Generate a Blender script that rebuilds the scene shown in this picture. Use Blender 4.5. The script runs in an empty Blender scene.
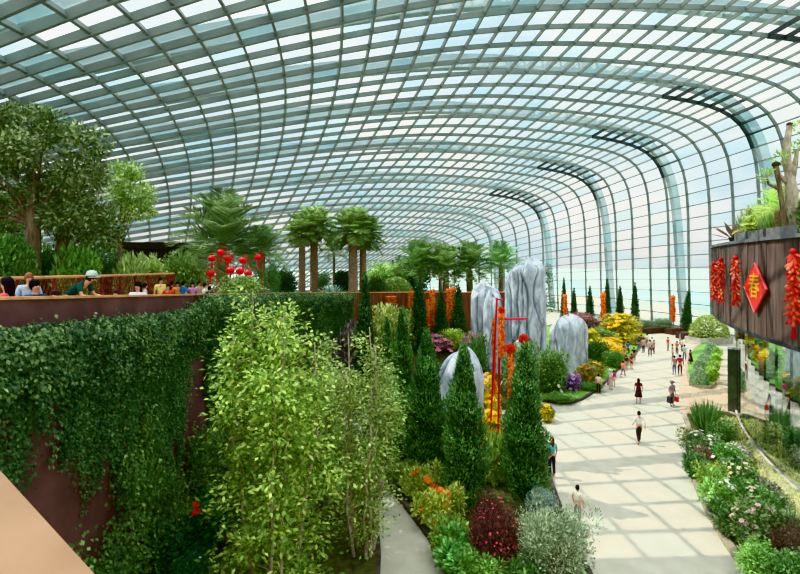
import bpy, bmesh, math, random
import numpy as np
from math import sin, cos, pi, radians, comb
from mathutils import Vector, Matrix, noise

random.seed(7)
RNG = np.random.default_rng(11)
SC = bpy.context.scene
COL = SC.collection
CH = 9.5            # eye height above the plaza
F = 480.0           # focal length in photo pixels


def G(px, py, z=0.0):
    """ground point at height z seen at a photo pixel"""
    y = (CH - z) * F / (py - 263.0)
    return Vector(((px - 400.0) / F * y, y, z))


def at(px, py, y):
    return Vector(((px - 400.0) / F * y, y, CH - (py - 263.0) / F * y))


def lin(r, g, b):
    f = lambda c: (c / 255 / 12.92) if c / 255 <= .04045 else ((c / 255 + .055) / 1.055) ** 2.4
    return (f(r), f(g), f(b))


# ------------------------------------------------------------------ materials
def new_mat(name):
    m = bpy.data.materials.new(name)
    m.use_nodes = True
    nt = m.node_tree
    nt.nodes.clear()
    return m, nt, nt.nodes, nt.links


def noise_mat(name, c1, c2, scale=3.0, rough=.8, stretch=(1, 1, 1), bump=0.0, metal=0.0, coord='Object', attr=False, detail=5, spec=.3):
    m, nt, N, L = new_mat(name)
    out = N.new('ShaderNodeOutputMaterial')
    b = N.new('ShaderNodeBsdfPrincipled')
    b.inputs['Roughness'].default_value = rough
    b.inputs['Metallic'].default_value = metal
    b.inputs['Specular IOR Level'].default_value = spec
    L.new(b.outputs[0], out.inputs[0])
    tc = N.new('ShaderNodeTexCoord')
    mp = N.new('ShaderNodeMapping')
    mp.inputs['Scale'].default_value = stretch
    L.new(tc.outputs[coord], mp.inputs[0])
    nz = N.new('ShaderNodeTexNoise')
    nz.inputs['Scale'].default_value = scale
    nz.inputs['Detail'].default_value = detail
    L.new(mp.outputs[0], nz.inputs['Vector'])
    rp = N.new('ShaderNodeValToRGB')
    rp.color_ramp.elements[0].position = .33
    rp.color_ramp.elements[1].position = .67
    rp.color_ramp.elements[0].color = (*c1, 1)
    rp.color_ramp.elements[1].color = (*c2, 1)
    L.new(nz.outputs['Fac'], rp.inputs[0])
    src = rp.outputs[0]
    if attr:
        a = N.new('ShaderNodeAttribute')
        a.attribute_name = 'Col'
        mx = N.new('ShaderNodeMix')
        mx.data_type = 'RGBA'
        mx.blend_type = 'MULTIPLY'
        mx.inputs[0].default_value = 1
        L.new(src, mx.inputs[6])
        L.new(a.outputs['Color'], mx.inputs[7])
        src = mx.outputs[2]
    L.new(src, b.inputs['Base Color'])
    if bump:
        bp = N.new('ShaderNodeBump')
        bp.inputs['Strength'].default_value = bump
        bp.inputs['Distance'].default_value = .05
        L.new(nz.outputs['Fac'], bp.inputs['Height'])
        L.new(bp.outputs[0], b.inputs['Normal'])
    return m


def tint_mat(name, rough=.6, translucent=0.0, attr=True, vary=.25, scale=6.0, spec=.3, gain=1.0, sat=1.0):
    """colour = mesh attribute Col x object colour x a little noise"""
    m, nt, N, L = new_mat(name)
    out = N.new('ShaderNodeOutputMaterial')
    b = N.new('ShaderNodeBsdfPrincipled')
    b.inputs['Roughness'].default_value = rough
    b.inputs['Specular IOR Level'].default_value = spec
    oi = N.new('ShaderNodeObjectInfo')
    src = oi.outputs['Color']
    if attr:
        a = N.new('ShaderNodeAttribute')
        a.attribute_name = 'Col'
        mx = N.new('ShaderNodeMix')
        mx.data_type = 'RGBA'
        mx.blend_type = 'MULTIPLY'
        mx.inputs[0].default_value = 1
        L.new(src, mx.inputs[6])
        L.new(a.outputs['Color'], mx.inputs[7])
        src = mx.outputs[2]
    tc = N.new('ShaderNodeTexCoord')
    nz = N.new('ShaderNodeTexNoise')
    nz.inputs['Scale'].default_value = scale
    L.new(tc.outputs['Object'], nz.inputs['Vector'])
    mr = N.new('ShaderNodeMapRange')
    mr.inputs[1].default_value = .3
    mr.inputs[2].default_value = .7
    mr.inputs[3].default_value = gain * (1 - vary)
    mr.inputs[4].default_value = gain * (1 + vary)
    L.new(nz.outputs['Fac'], mr.inputs[0])
    m2 = N.new('ShaderNodeMix')
    m2.data_type = 'RGBA'
    m2.blend_type = 'MULTIPLY'
    m2.inputs[0].default_value = 1
    L.new(src, m2.inputs[6])
    L.new(mr.outputs[0], m2.inputs[7])
    hs = N.new('ShaderNodeHueSaturation')
    hs.inputs['Saturation'].default_value = sat
    L.new(m2.outputs[2], hs.inputs['Color'])
    L.new(hs.outputs[0], b.inputs['Base Color'])
    if translucent:
        t = N.new('ShaderNodeBsdfTranslucent')
        L.new(hs.outputs[0], t.inputs[0])
        ms = N.new('ShaderNodeMixShader')
        ms.inputs[0].default_value = translucent
        L.new(b.outputs[0], ms.inputs[1])
        L.new(t.outputs[0], ms.inputs[2])
        L.new(ms.outputs[0], out.inputs[0])
    else:
        L.new(b.outputs[0], out.inputs[0])
    return m


def glass_mat(name, gloss, tint, attr=False, rough=.03):
    m, nt, N, L = new_mat(name)
    out = N.new('ShaderNodeOutputMaterial')
    t = N.new('ShaderNodeBsdfTransparent')
    t.inputs[0].default_value = (*tint, 1)
    if attr:
        a = N.new('ShaderNodeAttribute')
        a.attribute_name = 'Col'
        L.new(a.outputs['Color'], t.inputs[0])
    g = N.new('ShaderNodeBsdfGlossy')
    g.inputs['Roughness'].default_value = rough
    g.inputs[0].default_value = (.9, .95, .95, 1)
    lw = N.new('ShaderNodeLayerWeight')
    lw.inputs[0].default_value = .25
    mr = N.new('ShaderNodeMapRange')
    mr.inputs[3].default_value = gloss
    mr.inputs[4].default_value = min(1, gloss * 2.2 + .15)
    L.new(lw.outputs['Fresnel'], mr.inputs[0])
    ms = N.new('ShaderNodeMixShader')
    L.new(mr.outputs[0], ms.inputs[0])
    L.new(t.outputs[0], ms.inputs[1])
    L.new(g.outputs[0], ms.inputs[2])
    L.new(ms.outputs[0], out.inputs[0])
    return m


M = dict(
    leaf=tint_mat('foliage', .55, .35, vary=.18, spec=.25, gain=1.8, sat=.80),
    petal=tint_mat('petals', .6, .25, vary=.1, gain=1.2),
    cloth=tint_mat('cloth', .85, 0, attr=False, vary=.12, scale=14),
    paint=tint_mat('painted', .5, 0, attr=False, vary=.08, scale=9),
    skin=noise_mat('skin', lin(205, 150, 120), lin(222, 170, 140), 8, .6),
    bark=noise_mat('bark', lin(92, 76, 62), lin(150, 128, 104), 9, .9, (1, 1, .25), .5),
    bark_pale=noise_mat('pale_bark', lin(150, 132, 108), lin(205, 190, 165), 8, .9, (1, 1, .4), .4),
    palm_bark=noise_mat('palm_bark', lin(120, 98, 78), lin(178, 152, 126), 7, .95, (.6, .6, 3.5), .8),
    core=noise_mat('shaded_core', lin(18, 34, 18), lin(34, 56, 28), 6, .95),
    soil=noise_mat('soil', lin(58, 52, 36), lin(92, 96, 56), 5, .95, bump=.4),
    lawn=noise_mat('lawn', lin(92, 140, 62), lin(132, 172, 80), 22, .95, bump=.5),
    paving=noise_mat('paving', lin(182, 175, 158), lin(198, 191, 174), 1.3, .85, detail=8),
    kerb=noise_mat('kerb', lin(150, 140, 120), lin(180, 170, 150), 5, .85),
    kerb_dark=noise_mat('kerb_dark', lin(70, 62, 55), lin(98, 88, 78), 5, .85),
    stonepave=None,
    steel=noise_mat('painted_steel', lin(110, 121, 116), lin(124, 135, 129), .8, .5, spec=.4),
    steel_out=noise_mat('outer_steel', lin(150, 172, 176), lin(170, 190, 192), .5, .5),
    vent=noise_mat('dark_louvre', lin(40, 48, 48), lin(60, 68, 66), 3, .6),
    pane=glass_mat('roof_glass', .03, (.92, .97, .96), attr=True),
    facade=glass_mat('facade_glass', .24, (.40, .54, .50)),
    wallred=noise_mat('maroon_render', lin(96, 70, 68), lin(122, 90, 88), 1.2, .85, bump=.15),
    corten=noise_mat('corten', lin(88, 56, 42), lin(140, 88, 62), 2.0, .8, (3, 3, .3)),
    copper=noise_mat('copper_ledge', lin(128, 98, 72), lin(146, 114, 86), 2.2, .45, spec=.4),
    fascia=noise_mat('fascia_boards', lin(92, 76, 72), lin(124, 106, 98), 2.5, .8, (2, 2, .25), attr=True),
    darkmetal=noise_mat('dark_metal', lin(50, 52, 56), lin(72, 74, 80), 4, .5),
    greymetal=noise_mat('grey_metal', lin(104, 102, 104), lin(132, 130, 132), 4, .5),
    blackwood=noise_mat('black_timber', lin(34, 28, 26), lin(52, 44, 40), 4, .85),
    tanrail=noise_mat('tan_rail', lin(196, 140, 92), lin(222, 168, 118), 4, .5),
    redrail=noise_mat('red_lattice', lin(110, 50, 48), lin(140, 70, 64), 4, .7),
    rock=None,
    concrete=noise_mat('pale_concrete', lin(178, 172, 160), lin(205, 200, 188), 2, .85),
    teal=noise_mat('dark_interior', lin(78, 108, 100), lin(110, 142, 132), .6, .8),
    gloss=noise_mat('dark_glazed', lin(60, 66, 56), lin(86, 92, 76), 2, .12, spec=.9),
    wood=noise_mat('dark_wood', lin(62, 44, 34), lin(92, 66, 50), 4, .8),
    sea=noise_mat('outside_ground', lin(170, 190, 180), lin(206, 216, 210), .03, .7),
    seat=noise_mat('bench_wood', lin(120, 84, 60), lin(150, 110, 82), 6, .7),
)


def rock_mat():
    m, nt, N, L = new_mat('grey_stone')
    out = N.new('ShaderNodeOutputMaterial')
    b = N.new('ShaderNodeBsdfPrincipled')
    b.inputs['Roughness'].default_value = .85
    L.new(b.outputs[0], out.inputs[0])
    tc = N.new('ShaderNodeTexCoord')
    mp = N.new('ShaderNodeMapping')
    mp.inputs['Scale'].default_value = (1, 1, .3)
    L.new(tc.outputs['Object'], mp.inputs[0])
    nz = N.new('ShaderNodeTexNoise')
    nz.inputs['Scale'].default_value = 2.4
    nz.inputs['Detail'].default_value = 7
    nz.inputs['Distortion'].default_value = .8
    L.new(mp.outputs[0], nz.inputs['Vector'])
    rp = N.new('ShaderNodeValToRGB')
    e = rp.color_ramp.elements
    e[0].position = .30
    e[0].color = (*lin(146, 155, 165), 1)
    e[1].position = .62
    e[1].color = (*lin(216, 221, 226), 1)
    k = e.new(.47)
    k.color = (*lin(182, 190, 198), 1)
    L.new(nz.outputs['Fac'], rp.inputs[0])
    a = N.new('ShaderNodeAttribute')
    a.attribute_name = 'Col'
    mx = N.new('ShaderNodeMix')
    mx.data_type = 'RGBA'
    mx.blend_type = 'MULTIPLY'
    mx.inputs[0].default_value = 1
    L.new(rp.outputs[0], mx.inputs[6])
    L.new(a.outputs['Color'], mx.inputs[7])
    L.new(mx.outputs[2], b.inputs['Base Color'])
    bp = N.new('ShaderNodeBump')
    bp.inputs['Strength'].default_value = .5
    bp.inputs['Distance'].default_value = .1
    L.new(nz.outputs['Fac'], bp.inputs['Height'])
    L.new(bp.outputs[0], b.inputs['Normal'])
    return m


M['rock'] = rock_mat()


def pave_mat(name, c1, c2, cm, bw, bh, rot=0):
    m, nt, N, L = new_mat(name)
    out = N.new('ShaderNodeOutputMaterial')
    b = N.new('ShaderNodeBsdfPrincipled')
    b.inputs['Roughness'].default_value = .8
    L.new(b.outputs[0], out.inputs[0])
    tc = N.new('ShaderNodeTexCoord')
    mp = N.new('ShaderNodeMapping')
    mp.inputs['Rotation'].default_value = (0, 0, rot)
    L.new(tc.outputs['Object'], mp.inputs[0])
    br = N.new('ShaderNodeTexBrick')
    br.inputs['Color1'].default_value = (*c1, 1)
    br.inputs['Color2'].default_value = (*c2, 1)
    br.inputs['Mortar'].default_value = (*cm, 1)
    br.inputs['Scale'].default_value = 1
    br.inputs['Brick Width'].default_value = bw
    br.inputs['Row Height'].default_value = bh
    br.inputs['Mortar Size'].default_value = .02
    L.new(mp.outputs[0], br.inputs['Vector'])
    L.new(br.outputs['Color'], b.inputs['Base Color'])
    return m


M['stonepave'] = pave_mat('beige_stone', lin(222, 200, 172), lin(205, 178, 150), lin(168, 146, 120), .9, .9, .6)


# ------------------------------------------------------------------ mesh helpers
class MB:
    def __init__(self):
        self.v, self.f, self.c = [], [], []

    def quad_strip(self, rings, closed=True, caps=True, col=(1, 1, 1)):
        n = len(rings[0])
        b = len(self.v)
        for r in rings:
            self.v += [tuple(p) for p in r]
            self.c += [col] * n
        m = n if closed else n - 1
        for i in range(len(rings) - 1):
            for j in range(m):
                k = (j + 1) % n
                self.f.append((b + i * n + j, b + i * n + k, b + (i + 1) * n + k, b + (i + 1) * n + j))
        if caps and closed:
            self.f.append(tuple(b + j for j in reversed(range(n))))
            self.f.append(tuple(b + (len(rings) - 1) * n + j for j in range(n)))

    def tube(self, pts, rad, sides=6, col=(1, 1, 1), caps=True):
        pts = [Vector(p) for p in pts]
        if not hasattr(rad, '__len__'):
            rad = [rad] * len(pts)
        rings = []
        up = None
        for i, p in enumerate(pts):
            d = (pts[min(i + 1, len(pts) - 1)] - pts[max(i - 1, 0)]).normalized()
            if up is None:
                up = Vector((1, 0, 0)) if abs(d.x) < .8 else Vector((0, 1, 0))
            a = (up - d * up.dot(d)).normalized()
            up = a
            b = d.cross(a)
            rings.append([p + (a * cos(2 * pi * j / sides) + b * sin(2 * pi * j / sides)) * rad[i] for j in range(sides)])
        self.quad_strip(rings, True, caps, col)

    def box(self, c, s, rz=0, col=(1, 1, 1), taper=1.0):
        x, y, z = s[0] / 2, s[1] / 2, s[2] / 2
        R = Matrix.Rotation(rz, 3, 'Z')
        r = []
        for zz, k in ((-z, 1), (z, taper)):
            r.append([Vector(c) + R @ Vector((px * k, py * k, zz)) for px, py in ((-x, -y), (x, -y), (x, y), (-x, y))])
        self.quad_strip(r, True, True, col)

    def lathe(self, prof, sides=16, c=(0, 0, 0), col=(1, 1, 1), caps=True):
        rings = [[Vector(c) + Vector((r * cos(2 * pi * j / sides), r * sin(2 * pi * j / sides), z)) for j in range(sides)] for r, z in prof]
        self.quad_strip(rings, True, caps, col)

    def prism(self, poly, z0, z1, col=(1, 1, 1)):
        n = len(poly)
        a = sum(poly[i][0] * poly[(i + 1) % n][1] - poly[(i + 1) % n][0] * poly[i][1] for i in range(n))
        if a < 0:
            poly = list(reversed(poly))
        f0 = z0 if callable(z0) else (lambda x, y: z0)
        f1 = z1 if callable(z1) else (lambda x, y: z1)
        self.quad_strip([[Vector((p[0], p[1], f0(p[0], p[1]))) for p in poly], [Vector((p[0], p[1], f1(p[0], p[1]))) for p in poly]], True, True, col)

    def mesh(self, name, smooth=False):
        me = bpy.data.meshes.new(name)
        me.from_pydata([tuple(v) for v in self.v], [], self.f)
        a = me.color_attributes.new('Col', 'FLOAT_COLOR', 'POINT')
        arr = np.ones((len(self.v), 4), np.float32)
        arr[:, :3] = np.array(self.c, np.float32).reshape(-1, 3)
        a.data.foreach_set('color', arr.ravel())
        if smooth:
            me.polygons.foreach_set('use_smooth', [True] * len(me.polygons))
        me.update()
        return me


def np_mesh(name, V, Fq, C):
    me = bpy.data.meshes.new(name)
    n, k = Fq.shape
    me.vertices.add(len(V))
    me.vertices.foreach_set('co', V.astype(np.float32).ravel())
    me.loops.add(n * k)
    me.loops.foreach_set('vertex_index', Fq.astype(np.int32).ravel())
    me.polygons.add(n)
    me.polygons.foreach_set('loop_start', np.arange(0, n * k, k, dtype=np.int32))
    me.update(calc_edges=True)
    a = me.color_attributes.new('Col', 'FLOAT_COLOR', 'POINT')
    arr = np.ones((len(V), 4), np.float32)
    arr[:, :3] = C
    a.data.foreach_set('color', arr.ravel())
    me.validate()
    return me


def unit(a):
    return a / (np.linalg.norm(a, axis=1, keepdims=True) + 1e-9)


class LF:
    """collects leaf quads"""

    def __init__(self):
        self.V, self.C = [], []

    def add(self, P, D, N, L, W, col, fold=.2):
        n = len(P)
        if n == 0:
            return
        D = unit(D)
        S = unit(np.cross(D, N))
        N2 = np.cross(S, D)
        L = np.broadcast_to(np.asarray(L, float), (n,))[:, None]
        W = np.broadcast_to(np.asarray(W, float), (n,))[:, None]
        mid = P + D * L * .5 + N2 * W * fold
        V = np.stack([P, mid + S * W / 2, P + D * L, mid - S * W / 2], 1)
        self.V.append(V.reshape(-1, 3))
        self.C.append(np.repeat(np.broadcast_to(col, (n, 3)), 4, axis=0))

    def mesh(self, name):
        V = np.concatenate(self.V)
        C = np.concatenate(self.C)
        Fq = np.arange(len(V)).reshape(-1, 4)
        return np_mesh(name, V, Fq, C)


def pal(cols, n, jit=.12, rng=RNG):
    cols = np.array([lin(*c) for c in cols])
    c = cols[rng.integers(0, len(cols), n)]
    gw = (c[:, 1] > c[:, 0]) & (c[:, 1] > c[:, 2])
    c = c * np.where(gw[:, None], [1.06, 1.0, .86], 1.0)
    return np.clip(c * (1 + rng.normal(0, jit, (n, 1))), 0, 1)


def rdir(n, rng=RNG):
    return unit(rng.normal(size=(n, 3)))


def obj(name, me, mat=None, parent=None, loc=None, rot=None, scale=None, color=None):
    o = bpy.data.objects.new(name, me)
    COL.objects.link(o)
    if mat is not None and not me.materials:
        me.materials.append(mat)
    if parent is not None:
        o.parent = parent
    if loc is not None:
        o.location = loc
    if rot is not None:
        o.rotation_euler = rot
    if scale is not None:
        o.scale = scale if hasattr(scale, '__len__') else (scale,) * 3
    if color is not None:
        o.color = (*color, 1)
    return o


def tag(o, label, cat, group=None, kind=None):
    o['label'] = label
    o['category'] = cat
    if group:
        o['group'] = group
    if kind:
        o['kind'] = kind
    return o


def thing(name, label, cat, loc=(0, 0, 0), rz=0, scale=1, group=None):
    o = bpy.data.objects.new(name, None)
    COL.objects.link(o)
    o.empty_display_size = .2
    o.location = loc
    o.rotation_euler = (0, 0, rz)
    o.scale = scale if hasattr(scale, '__len__') else (scale,) * 3
    return tag(o, label, cat, group)


def struct(name, me, mat, parent=None):
    o = obj(name, me, mat, parent)
    if parent is None:
        o['kind'] = 'structure'
    return o


KIDS = {}


def dup(root, loc, rz=0, scale=1, label=None, group=None, color=None):
    r = root.copy()
    COL.objects.link(r)
    r.location = loc
    r.rotation_euler = (0, 0, rz)
    r.scale = scale if hasattr(scale, '__len__') else (scale,) * 3
    if label:
        r['label'] = label
    if group:
        r['group'] = group
    for ch in list(root.children):
        c = ch.copy()
        COL.objects.link(c)
        c.parent = r
        if color is not None and c.name.startswith(('foliage', 'frond')):
            c.color = (*color, 1)
        for g in ch.children:
            d = g.copy()
            COL.objects.link(d)
            d.parent = c
    return r


# ------------------------------------------------------------------ the glass dome
P = [42.4123, 2.87094, -5.82163, 32.0136, 41.05926, -3.45233, -58.5622, -8.71842, 3.41879, 13.43876, -6.05856, 1.69087,
     32.16848, 2.05092, -3.06639, 0.0323, 1.16523, -0.13596, 0.90174, 0.57812, 0.50534, 0.02354, 1.25923]


def shell(k, t):
    k, t = np.broadcast_arrays(np.asarray(k, float), np.asarray(t, float))
    u = k / 10.
    q = lambda i: P[i] + P[i + 1] * u + P[i + 2] * u * u
    rx, ry, lx, ly, H = q(0), q(3), q(6), q(9), q(12)
    c = P[15:]
    X = [0, c[0], c[2], c[4], c[6], 1]
    E = [0, c[1], c[3], c[5], c[7], 0]
    b = lambda A: sum(comb(5, i) * (1 - t) ** (5 - i) * t ** i * A[i] for i in range(6))
    xi, et = b(X), b(E)
    return np.stack([rx + (lx - rx) * xi, ry + (ly - ry) * xi, H * et], -1)


def shell_n(k, t, e=1e-3):
    dk = shell(np.asarray(k) + .05, t) - shell(np.asarray(k) - .05, t)
    dt = shell(k, np.minimum(np.asarray(t) + e, 1)) - shell(k, np.maximum(np.asarray(t) - e, 0))
    n = np.cross(dk, dt)
    n /= np.linalg.norm(n, axis=-1, keepdims=True) + 1e-9
    p = shell(k, t)
    flip = np.sign(((np.array([5., 42., 4.]) - p) * n).sum(-1, keepdims=True))
    return n * np.where(flip == 0, 1, flip)      # inward


def build_dome():
    tt = np.linspace(0, 1, 6000)
    p = shell(2., tt)
    s = np.concatenate([[0], np.cumsum(np.linalg.norm(np.diff(p, axis=0), axis=1))])
    step = 1.7167
    nj = int(s[-1] / step)
    off = 86.43 - 50 * step        # traced node of the grid
    sj = off + step * np.arange(-1, nj)
    sj = sj[(sj > .05) & (sj < s[-1])]
    tj = np.concatenate([[0], np.interp(sj, s, tt)])
    k0, k1 = -11, 33
    ks = np.arange(k0, k1 + 1)
    K, T = np.meshgrid(ks.astype(float), tj, indexing='ij')
    V = shell(K, T)
    nk, nt = V.shape[:2]
    rng = np.random.default_rng(5)
    VV, FF, CC = [], [], []
    base = np.array([.975, .975, .965])
    for a in range(nk - 1):
        for b in range(nt - 1):
            i = len(VV)
            VV += [V[a, b], V[a + 1, b], V[a + 1, b + 1], V[a, b + 1]]
            FF.append((i, i + 1, i + 2, i + 3))
            r = rng.random()
            c = base * (1 - .08 * rng.random())
            if r < .10:
                c = np.array([.76, .91, .92])
            elif r < .2:
                c = np.array([.80, .93, .95])
            CC += [c] * 4
    me = np_mesh('glazing', np.array(VV), np.array(FF), np.array(CC))
    root = struct('ceiling', me, M['pane'])
    root['label'] = 'vaulted glass conservatory roof on a curved steel grid'

    def sweep(Q, N, w, d, side_from):
        """box bar hung inside the glass along the points Q"""
        rings = []
        for i in range(len(Q)):
            dr = Q[min(i + 1, len(Q) - 1)] - Q[max(i - 1, 0)]
            dr = dr / (np.linalg.norm(dr) + 1e-9)
            n = N[i]
            sd = np.cross(dr, n)
            sd /= np.linalg.norm(sd) + 1e-9
            a, b = Q[i] + n * .03, Q[i] + n * (.03 + d)
            rings.append([Vector(a - sd * w / 2), Vector(a + sd * w / 2), Vector(b + sd * w / 2), Vector(b - sd * w / 2)])
        m = MB()
        m.quad_strip(rings)
        return m.mesh('bar')

    for k in ks:
        Q = shell(float(k), tj)
        Nn = shell_n(float(k), tj)
        obj('arch_rib', sweep(Q, Nn, .18, .31, 0), M['steel'], root)
    kk = np.linspace(k0, k1, (k1 - k0) * 2 + 1)
    for t in tj[1:]:
        Q = shell(kk, t)
        Nn = shell_n(kk, t)
        obj('purlin', sweep(Q, Nn, .125, .24, 0), M['steel'], root)
    # dark louvred roof vents where each fourth bay turns over into the wall
    for k in (2, 6, 10, 14, 18):
        vent = None
        for j in range(15, 24):
            kk2 = np.linspace(k - 1, k, 3)
            me = sweep(shell(kk2, tj[j]), shell_n(kk2, tj[j]), .14, .34, 0)
            if vent is None:
                vent = obj('roof_vent', me, M['vent'], root)
            else:
                obj('vent_louvre', me, M['vent'], vent)
        t3 = tj[14:24]
        obj('vent_frame', sweep(shell(float(k), t3), shell_n(float(k), t3), .225, .36, 0), M['vent'], vent)
    # the great steel arches that stand outside the glass
    for k in (-1.6, 2.4, 6.4, 10.4, 14.4, 18.4, 22.4, 26.4):
        t = np.linspace(0, .9, 60)
        Q = shell(k, t)
        Nn = shell_n(k, t)
        Q = Q - Nn * (1.6 + 1.6 * np.clip(1 - np.linalg.norm(Q - Q[0], axis=1) / 25, 0, 1))[:, None]
        o = obj('outer_arch', sweep(Q, -Nn, .65, 1.2, 0), M['steel_out'], root)
    # low kerb under the glass wall
    Q = shell(np.linspace(-6, 33, 80), 0.)
    m = MB()
    rings = []
    for i in range(len(Q)):
        d = Q[min(i + 1, 79)] - Q[max(i - 1, 0)]
        d /= np.linalg.norm(d)
        n = np.array([-d[1], d[0], 0])
        a, b = Q[i] - n * .25, Q[i] + n * .25
        rings.append([Vector(a), Vector(b), Vector((b[0], b[1], .5)), Vector((a[0], a[1], .5))])
    m.quad_strip(rings)
    struct('trim_1', m.mesh('kerb'), M['concrete'])


build_dome()

# ------------------------------------------------------------------ ground, terrace, walls
m = MB()
m.prism([(-60, -20), (60, -20), (60, 140), (-60, 140)], -.3, 0)
struct('floor', m.mesh('plaza'), M['paving'])
m = MB()
m.prism([(-700, -300), (700, -300), (700, 900), (-700, 900)], -2.2, -1.8)
struct('ground', m.mesh('outside'), M['sea'])


def ztop(y):
    return 8.88 - .058 * (y - 8)


WALL = [(-9.2, -6), (-7.6, 3), (-6.85, 8), (-7.0, 13), (-7.1, 18), (-7.0, 24), (-6.4, 29.5), (-4.7, 34.5), (-1.7, 38.3), (2.5, 40.6), (6.5, 43.2), (11.5, 46), (13, 52), (12, 63)]


def smooth_poly(pts, n=8):
    out = []
    for i in range(len(pts) - 1):
        p0, p1, p2, p3 = [Vector(pts[min(max(j, 0), len(pts) - 1)]) for j in (i - 1, i, i + 1, i + 2)]
        for a in range(n):
            t = a / n
            out.append(.5 * ((2 * p1) + (p2 - p0) * t + (2 * p0 - 5 * p1 + 4 * p2 - p3) * t * t + (3 * p1 - p0 - 3 * p2 + p3) * t ** 3))
    out.append(Vector(pts[-1]))
    return out


WP = smooth_poly(WALL)


def offs(pts, d):
    r = []
    for i, p in enumerate(pts):
        t = (pts[min(i + 1, len(pts) - 1)] - pts[max(i - 1, 0)]).normalized()
        r.append(p + Vector((-t.y, t.x)) * d)      # to the left of travel
    return r


def strip_wall(pts, th, z0, zf, z0f=None):
    L_ = offs(pts, th)
    rings = []
    for p, q in zip(pts, L_):
        zb = z0 if z0f is None else z0f(p.y)
        rings.append([Vector((p.x, p.y, zb)), Vector((p.x, p.y, zf(p.y))), Vector((q.x, q.y, zf(p.y))), Vector((q.x, q.y, zb))])
    mb = MB()
    mb.quad_strip(rings)
    return mb


NSPLIT = 6 * 8 + 4
w = struct('wall_left', strip_wall(WP[:NSPLIT + 1], .35, 0, ztop).mesh('retaining'), M['wallred'])
wb = struct('wall_back', strip_wall(WP[NSPLIT:], .35, 0, ztop).mesh('rust'), M['corten'])
w['label'] = 'maroon retaining wall of the raised terrace hung with ivy'
capm = strip_wall([p + Vector((0, 0)) for p in offs(WP, -.04)], .43, 0, lambda y: ztop(y) + .05, lambda y: ztop(y))
obj('wall_cap', capm.mesh('cap'), M['tanrail'], w)
# terrace floor, set behind the wall
inner = offs(WP, .34)
m = MB()
rings = []
for p in inner:
    z = ztop(p.y) - 1.0
    xl = -27 if p.y < 50 else -27 + (p.y - 50) * .7
    rings.append([Vector((p.x, p.y, z)), Vector((xl, p.y, z)), Vector((xl, p.y, z - .6)), Vector((p.x, p.y, z - .6))])
m.quad_strip(rings)
struct('terrace', m.mesh('terrace'), M['paving'])
# raised planting bed at the back of the terrace with its low wall
BED = smooth_poly([(-9.6, -2), (-9.3, 5), (-9.6, 12), (-10.0, 16), (-10.6, 20), (-11.6, 25)], 6)


def zbed(y):
    return ztop(y) - .55


m = MB()
rings = []
for p in BED:
    rings.append([Vector((p.x, p.y, zbed(p.y))), Vector((-26, p.y, zbed(p.y))), Vector((-26, p.y, zbed(p.y) - .5)), Vector((p.x, p.y, zbed(p.y) - .5))])
m.quad_strip(rings)
tb = struct('terrace_bed', m.mesh('bed'), M['soil'])
obj('bed_edge', strip_wall(offs(BED, -.15), .2, 0, lambda y: zbed(y) + .06, lambda y: zbed(y) - .5).mesh('edge'), M['redrail'], tb)
# second raised bed further along
m = MB()
BED2 = smooth_poly([(-12.5, 27), (-10.5, 31), (-8.8, 35), (-6.6, 39), (-3, 42), (2, 44), (7, 46.5), (11, 49)], 6)
rings = []
for p in BED2:
    yb = p.y + 14
    rings.append([Vector((p.x, p.y, zbed(p.y))), Vector((p.x - 6, yb, zbed(p.y))), Vector((p.x - 6, yb, zbed(p.y) - .6)), Vector((p.x, p.y, zbed(p.y) - .6))])
m.quad_strip(rings)
struct('palm_bed', m.mesh('bed'), M['soil'])

# the walkway's own copper-topped parapet, below the camera
A0, B0 = Vector((-6.7, 6.13)), Vector((3.2, -1.94))
dv = (B0 - A0).normalized()
nv = Vector((dv.y, -dv.x))
if nv.y > 0:
    nv = -nv
m = MB()
m.prism([A0, B0, B0 + nv * .5, A0 + nv * .5], 0, 8.55)
wf = struct('wall_front', m.mesh('parapet'), M['wallred'])
m = MB()
m.prism([A0 - nv * .0, B0, B0 + nv * .9, A0 + nv * .9], 8.55, 8.60)
obj('ledge_cap', m.mesh('ledge'), M['copper'], wf)


def bed(name, poly, h, mat, kerb=None, kw=.15, n=4):
    q = smooth_poly(list(poly) + [poly[0]], n)[:-1] if n > 1 else [Vector(p) for p in poly]
    a = sum(q[i].x * q[(i + 1) % len(q)].y - q[(i + 1) % len(q)].x * q[i].y for i in range(len(q)))
    if a < 0:
        q = q[::-1]
    mb = MB()
    mb.prism(q, 0, h)
    o = struct(name, mb.mesh(name), mat)
    if kerb:
        rings = []
        nq = len(q)
        for i in range(nq + 1):
            p = q[i % nq]
            t = (q[(i + 1) % nq] - q[(i - 1) % nq]).normalized()
            r = p + Vector((t.y, -t.x)) * kw
            rings.append([Vector((p.x, p.y, 0)), Vector((r.x, r.y, 0)), Vector((r.x, r.y, h + .03)), Vector((p.x, p.y, h + .03))])
        k = MB()
        k.quad_strip(rings, True, False)
        obj('kerb', k.mesh('kerb'), kerb, o)
    return o


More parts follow.
